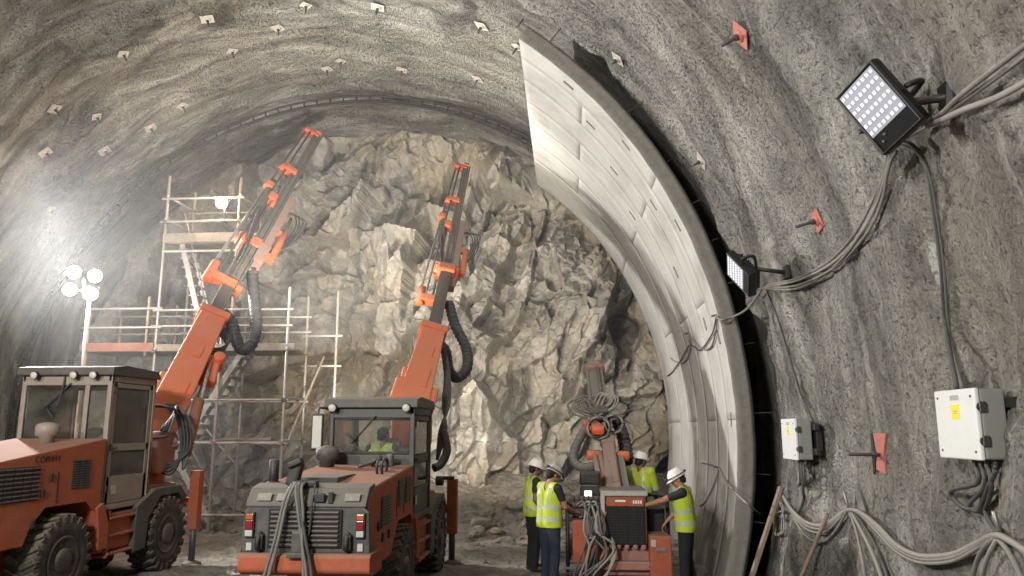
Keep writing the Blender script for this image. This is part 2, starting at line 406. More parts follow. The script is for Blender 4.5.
# white paint splash sprayed on the right-hand wall
def splash(p, r):
    t = MAT['shotcrete'].node_tree; bs = t.nodes['Principled BSDF']; src = bs.inputs['Base Color'].links[0].from_socket
    g = t.nodes.new('ShaderNodeNewGeometry'); d = t.nodes.new('ShaderNodeVectorMath'); d.operation = 'SUBTRACT'; t.links.new(g.outputs['Position'], d.inputs[0]); d.inputs[1].default_value = p
    s_ = t.nodes.new('ShaderNodeVectorMath'); s_.operation = 'MULTIPLY'; t.links.new(d.outputs[0], s_.inputs[0]); s_.inputs[1].default_value = (1, 1.6, .62)
    l = t.nodes.new('ShaderNodeVectorMath'); l.operation = 'LENGTH'; t.links.new(s_.outputs[0], l.inputs[0])
    n = t.nodes.new('ShaderNodeTexNoise'); n.inputs['Scale'].default_value = 14; n.inputs['Detail'].default_value = 5; t.links.new(g.outputs['Position'], n.inputs['Vector'])
    a = t.nodes.new('ShaderNodeMath'); a.operation = 'MULTIPLY_ADD'; t.links.new(n.outputs[0], a.inputs[0]); a.inputs[1].default_value = r * 2.2; t.links.new(l.outputs['Value'], a.inputs[2])
    c = t.nodes.new('ShaderNodeMath'); c.operation = 'LESS_THAN'; t.links.new(a.outputs[0], c.inputs[0]); c.inputs[1].default_value = r * 1.9
    m = t.nodes.new('ShaderNodeMix'); m.data_type = 'RGBA'; t.links.new(c.outputs[0], m.inputs[0]); t.links.new(src, m.inputs[6]); m.inputs[7].default_value = srgb('dcdad2'); t.links.new(m.outputs[2], bs.inputs['Base Color'])
splash(wall_hit(935, 262), .13)
# the working face
gx = np.arange(-14.8, 4.2, .027); gz = np.arange(-.4, 11.7, .027); GX, GZ = np.meshgrid(gx, gz)
def face_y(x, z):
    wx = x + .16 * fbm(x * .9, z * .9, 0, 70, 4); wz = z + .16 * fbm(x * .9, z * .9, 0, 75, 4)
    d = facets(wx, wz, 2.4, .34, .95, 1, (.75, 1.5), -.45) + facets(wx, wz, 1.2, .15, .95, 2, (.7, 1.5), -.6)
    d = d + facets(wx, wz, .52, .055, .85, 3, (.75, 1.35), -.3) + facets(x, z, .2, .012, .5, 4)
    d = d + .32 * fbm(x * .22, z * .22, 0, 80, 3) + .02 * fbm(x * 3, z * 3, 0, 90, 3)
    for _ in range(1):
        q = np.pad(d, 1, mode='edge'); d = (q[:-2, 1:-1] + q[2:, 1:-1] + q[1:-1, :-2] + q[1:-1, 2:] + 2 * d) / 6
    r = np.hypot(x - XC, z - ZC)
    d = d * np.clip((8.9 - r) / 1.2 + .35, .35, 1)
    d = d - .9 * np.clip((z * -1 + 2.2) / 2.6, 0, 1) ** 2        # toe of broken rock
    def slot(x0, z0, x1, z1, w, dep):                            # sheer-sided gash between two points
        L = math.hypot(x1 - x0, z1 - z0); ux, uz = (x1 - x0) / L, (z1 - z0) / L
        a = (x - x0) * ux + (z - z0) * uz + .15 * fbm(x * 1.5, z * 1.5, 0, 95, 2); v = -(x - x0) * uz + (z - z0) * ux + .12 * fbm(x * 1.2, z * 1.2, 0, 97, 3)
        return dep * np.clip((w - v) / .12, 0, 1) * np.clip((v + w * 1.6) / (w * 1.6), 0, 1) * np.clip(a / .3, 0, 1) * np.clip((L - a) / .5, 0, 1)
    d = d + slot(-2.3, 5.0, -.75, 8.9, .42, 1.0) + slot(-3.0, 7.6, -2.2, 10.2, .35, .7) + slot(-1.9, 1.2, -1.3, 4.2, .4, .8) + slot(1.2, 4.5, 1.9, 6.6, .4, .8)
    d = d + .7 * np.clip(1.25 - np.hypot((x + 7.2) / 1.3, (z - 9.9) / .9) + .15 * fbm(x * 2, z * 2, 0, 99, 3), 0, .6)
    d = d - .55 * np.clip(1 - np.hypot((x + 4.6) / 2.0, (z - 5.5) / 3.2), 0, 1)
    left = np.clip((-9.2 - x) / 2.5, 0, 1)
    return YFACE + .2 + d * (1 - .35 * left) + .35 * np.clip((r - 6.5) / 2.4, 0, 1) * -1
o = grid_mesh('wall_back', GX, face_y(GX, GZ), GZ, 'rock', None, False, True); tag(o, kind='structure')
# the floor
def ground_z(x, y):
    b = .05 * fbm(x * .9, y * .9, 0, 100, 4) + .02 * fbm(x * 5, y * 5, 0, 110, 2)
    pile = np.clip((y - 17.0) / 4.0, 0, 1) ** 1.5 * (1.0 + .35 * fbm(x * .6, y * .6, 0, 120, 3))
    return b + .85 * np.clip(pile, 0, 2) + (.05 + .10 * np.clip((y - 15) / 3, 0, 1)) * np.clip(facets(x + .1 * fbm(x * 2, y * 2, 0, 130, 2), y, .42, .5, .8, 9), -.6, .9) * np.clip((y - 12.5) / 3, .25, 1) + .05 * facets(x, y, .2, .4, .8, 10) * np.clip((y - 14) / 3, 0, 1)
fx = np.concatenate([np.arange(-15, 4, .07)]); fy = np.concatenate([np.arange(-3, 8, .3), np.arange(8, 22.2, .06)])
FX, FY = np.meshgrid(fx, fy); o = grid_mesh('floor', FX, FY, ground_z(FX, FY), 'ground', None, True); tag(o, kind='structure')
def gz_at(x, y): return float(ground_z(np.array([x]), np.array([y]))[0])
# ------------------------------------------------------------------ concrete lining ring segments
LT0, LT1 = -.30, math.radians(53.6)
lin = thing('concrete_lining', (XC + RL * math.cos(-.28), YF, 0), 'pale curved concrete tunnel lining of banded segments along the right side', 'tunnel lining')
lin['kind'] = 'structure'
LO = V(lin.location)
def lining_seg(y0, y1, a0, a1, front):
    """one cast segment: curved slab with chamfered edges, bolt pockets as little recesses"""
    g = .011; ga = g / RL; ny = max(4, int((y1 - y0) / .12)); na = max(6, int((a1 - a0) * RL / .12))
    ys = np.concatenate([[y0 + g * .2, y0 + g], np.linspace(y0 + g, y1 - g, ny)[1:-1], [y1 - g, y1 - g * .2]])
    az = np.concatenate([[a0 + ga * .2, a0 + ga], np.linspace(a0 + ga, a1 - ga, na)[1:-1], [a1 - ga, a1 - ga * .2]])
    A, Y = np.meshgrid(az, ys, indexing='ij'); R = np.full(A.shape, RL)
    edge = np.zeros(A.shape, bool); edge[0, :] = edge[-1, :] = True; edge[:, 0] = edge[:, -1] = True
    R = np.where(edge, RL + .02, RL) + .004 * fbm(A * 8, Y, 0, 140, 3)
    n, m = A.shape
    vs = [V((XC + R[i, j] * math.cos(A[i, j]), Y[i, j], ZC + R[i, j] * math.sin(A[i, j]))) - LO for i in range(n) for j in range(m)]
    uv = [(A[i, j] * RL, Y[i, j]) for i in range(n) for j in range(m)]
    fs = [(i * m + j, (i + 1) * m + j, (i + 1) * m + j + 1, i * m + j + 1) for i in range(n - 1) for j in range(m - 1)]
    nb = len(vs)
    for i in range(n):                                   # outer skin
        for j in (0, m - 1):
            vs.append(V((XC + RO * math.cos(az[i]), ys[j], ZC + RO * math.sin(az[i]))) - LO); uv.append((az[i] * RL, ys[j]))
    for i in range(n - 1):
        a, b = nb + 2 * i, nb + 2 * i + 2
        fs.append((a, a + 1, b + 1, b))
        fs.append((i * m, a, b, (i + 1) * m)); fs.append((i * m + m - 1, (i + 1) * m + m - 1, b + 1, a + 1))
    fs.append(tuple(range(m)) + (nb + 1, nb)); k = (n - 1) * m
    fs.append((nb + 2 * n - 2, nb + 2 * n - 1) + tuple(range(k + m - 1, k - 1, -1)))
    me = bpy.data.meshes.new('lining_segment'); me.from_pydata([tuple(v) for v in vs], [], fs)
    l = me.uv_layers.new(name='UVMap')
    for lp in me.loops: l.data[lp.index].uv = uv[lp.vertex_index]
    bm = bmesh.new(); bm.from_mesh(me); bmesh.ops.recalc_face_normals(bm, faces=bm.faces); bm.to_mesh(me); bm.free()
    for p in me.polygons: p.use_smooth = p.index < (n - 1) * (m - 1)
    return link('lining_segment', me, 'lining', lin)
rings = [YF + .03, 12.42, 13.25, 14.2, 15.2, 16.3, 17.5, YB]
for i in range(len(rings) - 1):
    cuts = [LT0] + [LT0 + .32 + .24 * (i % 2) + .50 * k for k in range(3)]
    cuts = [c for c in cuts if c < LT1 - .12] + [LT1]
    for a, b in zip(cuts[:-1], cuts[1:]): lining_seg(rings[i], rings[i + 1], a, b, i == 0)
# rough front joint face with a raised waterstop lip
b = MB(); n = 90; vs, fs = [], []
prof = [(RL - .005, YF + .03), (RL + .015, YF), (RL + .10, YF - .012), (RO - .08, YF - .01), (RO - .07, YF - .022), (RO - .03, YF - .022), (RO - .025, YF - .01), (RO + .01, YF + .01), (RO + .01, YF + .2)]
for i in range(n + 1):
    a = LT0 + (LT1 - LT0) * i / n
    for r, y in prof:
        q = .008 * float(vnoise(a * 40, r * 9, 0, 3)); vs.append((XC + (r + q) * math.cos(a), y + q, ZC + (r + q) * math.sin(a)))
m = len(prof)
for i in range(n):
    for j in range(m - 1): fs.append((i * m + j, i * m + j + 1, (i + 1) * m + j + 1, (i + 1) * m + j))
fs.append(tuple(range(m))); fs.append(tuple(range(n * m, n * m + m)))
b.raw(vs, fs, True); b.build('joint_face', 'lining_face', lin)
for k in range(12):                                       # tie rods bridging the gap behind the lining
    a = LT0 + .14 + k * .103 + .022 * math.sin(k * 5.1)
    d = V((math.cos(a), 0, math.sin(a))); c = V((XC, YF + .16 + .1 * (k % 2), ZC))
    MB().cyl(c + d * (RO - .02), c + d * (RO + .30 + .12 * math.sin(k * 3.3)), .009).build('tie_rod', 'dsteel', lin)
for k, (i, a) in enumerate([(0, .80), (0, .62), (1, .73), (0, .42), (1, .50), (2, .64), (2, .36), (0, .18), (1, .22), (3, .55), (3, .2), (0, .02)]):   # grout pockets
    y = (rings[i] + rings[i + 1]) / 2; d = V((math.cos(a), 0, math.sin(a))); t = V((-math.sin(a), 0, math.cos(a)))
    R3 = M((t, V((0, 1, 0)), d)).transposed()
    MB().box(V((XC, y, ZC)) + d * (RL + .004), (.22, .07, .03), R3, .006).build('grout_pocket', 'lining_face', lin)
# ------------------------------------------------------------------ lattice girder round the crown
YG = 18.7
lg = thing('lattice_girder', (XC - 8.6, YG, 0), 'arched steel lattice girder with ladder rungs following the tunnel crown', 'lattice girder')
def gp(a, rr, dy=0): return V((XC + rr * math.cos(a), YG + dy, ZC + rr * math.sin(a)))
def gr(a): return min(8.74, float(vault_r(a, YG)) - .03)
aa = np.linspace(math.radians(48), PI + .12, 70)
gs = [gr(a) for a in aa]; gs = np.convolve(np.pad(gs, 4, mode='edge'), np.ones(9) / 9, 'valid')
GR = lambda a: float(np.interp(a, aa, gs))
MB().tube([gp(a, GR(a)) for a in aa], .032, 8, 2).build('chord_bar', 'girder', lg)
MB().tube([gp(a, GR(a) - .2, -.04) for a in aa], .032, 8, 2).build('chord_bar', 'girder', lg)
MB().tube([gp(a, GR(a) - .02, .24) for a in aa], .032, 8, 2).build('chord_bar', 'girder', lg)
for a in np.linspace(math.radians(50), PI + .08, 58):
    MB().tube([gp(a, GR(a)), gp(a, GR(a) - .2, -.04)], .026, 6, 1).build('rung', 'girder', lg)
for i in range(34):
    a = math.radians(50) + i * .065
    MB().tube([gp(a, GR(a) - .2, -.04), gp(a + .03, GR(a) - .02, .24), gp(a + .065, GR(a) - .2, -.04)], .011, 6, 1).build('zigzag_bar', 'girder', lg)
# ------------------------------------------------------------------ drilling rigs
X_, Y_, Z_ = V((1, 0, 0)), V((0, 1, 0)), V((0, 0, 1))
def add_wheel(root, x, y, r, w, side):
    """tyre with chevron lugs on a dished steel hub; side = +1 when the outer face looks to +x"""
    c = V((x, y, r)); b = MB()
    prof = [(r * .52, -w * .44), (r * .60, -w * .5), (r * .84, -w * .5), (r * .94, -w * .42), (r * .955, 0), (r * .94, w * .42), (r * .84, w * .5), (r * .60, w * .5), (r * .52, w * .44)]
    b.lathe(prof, c, X_, 40)
    for k in range(22):
        for s in (-1, 1):
            a = 2 * PI * (k + (.25 if s > 0 else 0)) / 22
            R3 = M.Rotation(a, 3, 'X') @ M.Rotation(s * .45, 3, 'Z')
            b.box(c + M.Rotation(a, 3, 'X') @ V((s * w * .25, 0, r * .95)), (w * .52, r * .13, r * .10), R3, .012, 1)
            R4 = M.Rotation(a, 3, 'X')
            b.box(c + R4 @ V((s * w * .48, r * .0, r * .87)), (w * .07, r * .13, r * .16), R4, .008, 1)
    wh = b.build('wheel', 'rubber', root)
    b = MB(); o = side
    b.lathe([(r * .53, 0), (r * .53, w * .10), (r * .46, w * .06), (r * .42, -w * .05), (r * .28, -w * .08), (r * .26, w * .10), (r * .20, w * .14), (r * .05, w * .15)], c + X_ * o * w * .40, X_ * o, 28)
    for k in range(10):
        a = 2 * PI * k / 10; p = c + V((o * w * .34, math.cos(a) * r * .35, math.sin(a) * r * .35))
        b.cyl(p, p + X_ * o * .04, .018, seg=6)
    b.build('hub', 'dkgrey' if False else 'dsteel', wh)
    return wh
def louvre(root, name, x, y0, y1, z0, z1, side, n, cols=1, frame='black'):
    """side grille on a flank at x: dark recess with horizontal blades"""
    b = MB(); b.mi = 0; b.lohi((x - .02, y0, z0), (x + .006, y1, z1), .004)
    b.mi = 1; dz = (z1 - z0) / n
    for k in range(n):
        for c in range(cols):
            a = y0 + (y1 - y0) * c / cols + .012; e = y0 + (y1 - y0) * (c + 1) / cols - .012
            b.box((x + side * .012, (a + e) / 2, z0 + dz * (k + .5)), (.022, e - a, dz * .38), M.Rotation(-.35 * side, 3, 'Y'), .003, 1)
    return b.build(name, [frame, 'dsteel' if frame == 'black' else frame], root)
def window(root, pts, th=.012, gask=.028, name='window'):
    """a pane with its rubber gasket; pts: 4 corners in order"""
    c = sum((V(p) for p in pts), V()) / len(pts); b = MB(); n = (V(pts[1]) - V(pts[0])).cross(V(pts[2]) - V(pts[1])).normalized()
    inn = [V(p) + (c - V(p)).normalized() * gask * .5 for p in pts]
    k = len(pts); vs = [p + n * th / 2 for p in inn] + [p - n * th / 2 for p in inn]
    b.raw(vs, [tuple(range(k)), tuple(range(2 * k - 1, k - 1, -1))] + [(i, i + k, (i + 1) % k + k, (i + 1) % k) for i in range(k)])
    w = b.build(name, 'glass', root)
    g = MB(); g.tube(list(pts) + [pts[0]], gask / 2, 6, 1); g.build('window_gasket', 'black', w)
    return w
def slab(b, pts, n, t):
    """flat plate from an outline pts, thickness t along n"""
    n = V(n).normalized(); k = len(pts); vs = [V(p) + n * t / 2 for p in pts] + [V(p) - n * t / 2 for p in pts]
    b.raw(vs, [tuple(range(k)), tuple(range(2 * k - 1, k - 1, -1))] + [(i, i + k, (i + 1) % k + k, (i + 1) % k) for i in range(k)]); return b
def work_light(root, c, d, r=.07, mat='clearlens'):
    d = V(d).normalized(); c = V(c); b = MB()
    b.lathe([(r * .5, -.09), (r * .9, -.05), (r, 0), (r, .02), (r * .9, .025)], c, d, 16)
    w = b.build('work_light', 'black', root)
    MB().lathe([(r * .88, .02), (r * .86, .03), (r * .3, .036)], c, d, 16).build('lens', mat, w); return w
def rig_body(root, cfg):
    """carrier: hood, cab, wheels, jacks.  xr / xl flanks; stations along the tunnel in absolute metres"""
    g = cfg; xr, xl, yr, w1, w2, c0, c1, s = g['xr'], g['xl'], g['yr'], g['w1'], g['w2'], g['c0'], g['c1'], g['s']
    z = lambda v: v * s
    body = g['body']; cx = (xr + xl) / 2; W_ = xr - xl; r = .54 * s; ww = .36 * s
    for side, x in ((1, xr - ww / 2 + .03), (-1, xl + ww / 2 - .03)):
        for y in (w1, w2): add_wheel(root, x, y, r, ww, side)
    # chassis: two long rails, axles and a belly box
    b = MB(); yf = w2 + .75
    b.lohi((xl + ww + .06, yr + .15, z(.42)), (xr - ww - .06, yf, z(.86)), .03)
    for y in (w1, w2): b.cyl((xl + .2, y, r), (xr - .2, y, r), .11, seg=12)
    b.lohi((xl + .10, w1 + r + .16, z(.50)), (xr - .06, w2 - r - .30, z(.98)), .03)
    b.build('chassis', g['frame'], root)
    # hood with rear wheel arch
    arch = [(w1 + .66 * s, z(.80)), (w1 + .60 * s, z(1.04)), (w1 + .38 * s, z(1.20)), (w1 - .38 * s, z(1.20)), (w1 - .60 * s, z(1.02)), (w1 - .68 * s, z(.80))]
    top = [(yr + .02, z(.80)), (yr, z(1.46)), (yr + .05, z(1.58)), (yr + .22, z(1.66)), (c0 - .04, z(g['hood']))]
    b = MB(); b.prism([(c0 - .04, z(.80))] + arch + top, 'x', xl + .02, xr - .02, .035, 3)
    hood = b.build('hood', body, root)
    b = MB()                                              # panel seams and latches on the flank
    for yy in g['seams']: b.lohi((xr - .03, yy - .009, z(1.22)), (xr - .012, yy + .009, z(1.58)), .002, 1)
    b.build('panel_seam', 'black', hood)
    for yy, zz in g['latches']:
        MB().lohi((xr - .025, yy - .03, z(zz) - .05), (xr + .004, yy + .03, z(zz) + .05), .008).build('latch', 'black', hood)
    for (y0, y1, z0, z1, n, c) in g['louvres']: louvre(root, 'grille', xr - .018, y0, y1, z(z0), z(z1), 1, n, c)
    for x0, x1 in ((xr - ww - .02, xr + .02), (xl - .02, xl + ww + .02)):    # rear mudguards
        MB().prism([(w1 + .66 * s, z(.55)), (w1 + .66 * s, z(.82)), (w1 + .58 * s, z(1.08)), (w1 + .70 * s, z(1.14)), (w1 + .86 * s, z(.86)), (w1 + .86 * s, z(.55))], 'x', x0, x1, .015).build('mudguard', body, root)
    for x0, x1 in ((xr - .30, xr + .01), (xl - .01, xl + .30)):    # boarding steps
        b = MB(); q0, q1 = w1 + .9 * s, w2 - r - .22
        for zz in (.45, .68, .90): b.lohi((x0, q0, z(zz)), (x1, q1, z(zz) + .035), .008)
        for q in (q0, q1 - .03): b.lohi((x0 + .05, q, z(.42)), (x1 - .02, q + .03, z(1.02)), .006)
        b.build('boarding_step', g['frame'], root)
    for x0, x1 in ((xr - ww - .10, xr + .02), (xl - .02, xl + ww + .10)):     # heavy front fenders
        b = MB(); a = w2
        b.prism([(a - r - .40, z(.40)), (a - r - .38, z(1.02)), (a - .80 * r, z(1.22)), (a + .55 * r, z(1.22)), (a + r * .95, z(1.04)), (a + r * .9, z(.96)), (a + .45 * r, z(1.13)), (a - .55 * r, z(1.12)), (a - r - .06, z(.84)), (a - r - .06, z(.42))], 'x', x0, x1, .02)
        b.build('front_fender', g['fender'], root)
    # front frame, boom pedestal
    b = MB(); b.lohi((xl + .18, c1 + .10, z(.85)), (xr - .18, w2 + .55, z(1.25)), .04)
    b.prism([(c1 + .05, z(1.2)), (c1 + .12, z(1.75)), (w2 + .05, z(2.05)), (w2 + .45, z(1.8)), (w2 + .55, z(1.2))], 'x', cx - .30, cx + .34, .04)
    b.build('boom_pedestal', g['frame'], root)
    for x in (xr + .10, xl - .10):                        # stabiliser jacks
        b = MB(); y = w2 + r + .12
        b.lohi((x - .085, y - .09, z(.52)), (x + .085, y + .09, z(1.42)), .012)
        b.lohi((min(x, cx), y - .06, z(.86)), (max(x, cx), y + .06, z(1.0)), .012)
        j = b.build('stabilizer_jack', g['jack'], root)
        b = MB(); b.cyl((x, y, .06), (x, y, z(.60)), .055); b.lathe([(.16, 0), (.16, .03), (.07, .07)], (x, y, gz_at(x, y) - .01), Z_, 18); b.build('jack_foot', 'dsteel', j)
    # cab
    k0, k1 = g['cabx']; zt = z(g['cab']); zb = z(1.08); zs = z(g['sill']); p = .07
    cabmat = g['cabmat']; b = MB()
    for x in (k0 + p / 2, k1 - p / 2):
        for y in (c0 + p / 2, c1 - p / 2): b.lohi((x - p / 2, y - p / 2, zb), (x + p / 2, y + p / 2, zt), .012)
    b.lohi((k0, c0 + .01, zb), (k1, c0 + .06, zs), .012)                 # rear lower panel
    b.lohi((k0, c1 - .06, zb), (k1, c1 - .01, zs), .012)
    b.lohi((k0 + .005, c0, zb), (k0 + .055, c1, zs), .012)
    b.lohi((k0, c0, zb - .06), (k1, c1, zb + .02), .012)
    b.lohi((k0, c0 + .005, zt - .17), (k1, c0 + .06, zt), .012); b.lohi((k0, c1 - .06, zt - .17), (k1, c1 - .005, zt), .012)
    b.lohi((k0 + .005, c0, zt - .12), (k0 + .06, c1, zt), .012); b.lohi((k1 - .06, c0, zt - .12), (k1 - .005, c1, zt), .012)
    if g.get('post'): b.lohi((g['post'] - .035, c0 + .01, zs), (g['post'] + .035, c0 + .06, zt - .1), .008)
    cab = b.build('cab', cabmat, root)
    b = MB(); b.prism([(c0 - .08, zt), (c0 - .06, zt + .09), (c0 + .25, zt + .13), (c1 - .05, zt + .10), (c1 + .02, zt + .02), (c1 + .02, zt - .02), (c0 - .08, zt - .03)], 'x', k0 - .05, k1 + .05, .018)
    b.build('cab_roof', g['roofmat'], cab)
    xs = [k0 + p] + ([g['post'] - .035, g['post'] + .035] if g.get('post') else []) + [k1 - p]
    for a, e in zip(xs[0::2], xs[1::2]):
        window(cab, [(a, c0 + .03, zs + .01), (e, c0 + .03, zs + .01), (e, c0 + .03, zt - .18), (a, c0 + .03, zt - .18)])
    window(cab, [(k0 + p, c1 - .03, zs), (k1 - p, c1 - .03, zs), (k1 - p, c1 - .03, zt - .18), (k0 + p, c1 - .03, zt - .18)])
    window(cab, [(k0 + .03, c0 + p, zs), (k0 + .03, c1 - p, zs), (k0 + .03, c1 - p, zt - .13), (k0 + .03, c0 + p, zt - .13)])
    # door on the right flank: frame with an upper and a lower light
    d0, d1 = c0 + p + .02, c1 - p - .02; b = MB(); x = k1 - .035
    zu0, zl1 = zs - z(.02), zs - z(.12); zl0 = zb + z(.38)
    for y in (d0, d1 - .075): b.lohi((x - .02, y, zb + .03), (x + .022, y + .075, zt - .13), .008)
    for a, e in ((zb + .03, zl0), (zl1, zu0), (zt - .20, zt - .13)): b.lohi((x - .02, d0, a), (x + .022, d1, e), .008)
    dr = b.build('door', cabmat, root)
    window(dr, [(x, d0 + .085, zu0 + .01), (x, d1 - .085, zu0 + .01), (x, d1 - .085, zt - .21), (x, d0 + .085, zt - .21)])
    window(dr, [(x, d0 + .085, zl0 + .01), (x, d1 - .085, zl0 + .01), (x, d1 - .085, zl1 - .01), (x, d0 + .085, zl1 - .01)])
    b = MB(); b.lohi((x + .02, d0 + .02, zl1 + .015), (x + .035, d0 + .09, zl1 + .075), .006); b.cyl((x + .05, d0 + .03, zl1 + .045), (x + .05, d0 + .16, zl1 + .045), .012)
    b.build('door_handle', 'black', dr)
    for a in (zb + .18, zt - .30): MB().cyl((x + .03, d0 - .004, a), (x + .03, d0 - .004, a + .10), .02).build('hinge', 'black', dr)
    MB().lohi((x + .021, d0 + .14, zb + .16), (x + .027, d0 + .26, zb + .28), .002).build('label_plate', 'labelgrey', dr)
    # seat, console, wheel
    sx = g['seatx']; b = MB(); sy = c0 + .42
    b.box((sx, sy, z(1.50)), (.46, .46, .12), None, .04); b.box((sx, sy - .24, z(1.50) + .24), (.44, .12, .46), M.Rotation(-.10, 3, 'X'), .05, 3)
    b.lohi((sx - .16, sy - .16, zb), (sx + .16, sy + .16, z(1.50)), .02)
    b.build('operator_seat', 'black', root)
    b = MB(); b.lohi((k0 + .12, c1 - .35, zb), (k1 - .3, c1 - .10, zs + .02), .03); b.cyl((sx, c1 - .36, zs - .02), (sx, c1 - .46, zs + .10), .02)
    b.lathe([(.15, 0), (.17, .015), (.15, .03), (.13, .015)], (sx, c1 - .46, zs + .10), (0, -.6, .8), 20); b.build('control_console', 'black', root)
    b = MB(); b.cyl((k0 + .55 * (k1 - k0), c0 - .01, zt - .14), (k0 + .28 * (k1 - k0), c0 - .012, zt - .52), .012, seg=6); b.box((k0 + .30 * (k1 - k0), c0 - .008, zt - .50), (.02, .014, .34), M.Rotation(-.7, 3, 'Y'), .003)
    b.build('wiper', 'black', cab)
    for x in g['roof_lights']: work_light(root, (x, c0 - .10, zt - .03), (0, -1, -.12), .06)
    for x in (cx - .35, cx + .35): work_light(root, (x, c1 + .16, zt + .04), (0, 1, -.1), .08, 'worklamp')
    # air intake bowl on the hood
    hx, hy = g['intake']; hz = z(1.66) + (z(g['hood']) - z(1.66)) * (hy - yr - .22) / (c0 - yr - .26)
    b = MB(); b.lathe([(.10, 0), (.10, .10), (.15, .12), (.155, .24), (.12, .28), (.03, .30)], (hx, hy, hz - .02), Z_, 22); b.build('air_intake', g['intakemat'], root)
    return dict(cx=cx, z=z, r=r, zt=zt)
def view_frame(p0, p1):
    """x along the member, y across it (towards picture-left), z towards the photographer's side"""
    x = (p1 - p0).normalized(); n = (V((0, 0, EYE)) - (p0 + p1) / 2); n = (n - x * n.dot(x)).normalized(); y = n.cross(x)
    return M(((x.x, y.x, n.x, p0.x), (x.y, y.y, n.y, p0.y), (x.z, y.z, n.z, p0.z), (0, 0, 0, 1)))
def boom(root, pts, w, mat):
    """box-section boom with collar, telescoping inner tube, lugs; pts: foot, collar, end of the inner tube"""
    p0, p1, p2 = pts; m = view_frame(p0, p1); L = (p1 - p0).length; b = MB()
    bx = lambda c, s_, bev=.02, rz=0: b.box(c, s_, M.Rotation(rz, 3, 'Z'), bev, 2, m)
    vs = [(0, -w * .55, -w * .5), (0, w * .55, -w * .5), (0, w * .55, w * .5), (0, -w * .55, w * .5), (L, -w * .45, -w * .42), (L, w * .45, -w * .42), (L, w * .45, w * .42), (L, -w * .45, w * .42)]
    n0 = [b.b.verts.new(m @ V(v)) for v in vs]; fs = [b.b.faces.new([n0[i] for i in f]) for f in ((3, 2, 1, 0), (4, 5, 6, 7), (0, 1, 5, 4), (1, 2, 6, 5), (2, 3, 7, 6), (3, 0, 4, 7))]
    b._bevel(n0, fs, .03, 2)
    bx((L - .08, 0, 0), (.16, w * 1.06, w * 1.0), .02)
    bx((L * .34, w * .56, .0), (L * .16, w * .22, w * .6), .04, .06)
    bx((L * .30, -w * .2, w * .46), (.5, .10, .05), .012); bx((L * .62, -w * .1, w * .46), (.3, .12, .03), .01)
    bm_ = b.build('boom', mat, root)
    m2 = view_frame(p1, p2); L2 = (p2 - p1).length; b = MB()
    b.box((L2 * .42, 0, 0), (L2 * 1.2, w * .50, w * .55), None, .025, 2, m2); b.box((L2 * .5, 0, w * .28), (L2 * 1.0, w * .25, .02), None, .005, 1, m2)
    b.build('boom_extension', 'dsteel', bm_)
    b = MB(); b.box((L2 - .05, 0, 0), (.30, w * .8, w * .8), None, .05, 3, m2); b.cyl(m2 @ V((L2 + .02, w * .55, 0)), m2 @ V((L2 + .02, -w * .55, 0)), w * .3)
    b.build('boom_head', mat, bm_)
    return bm_, m, L
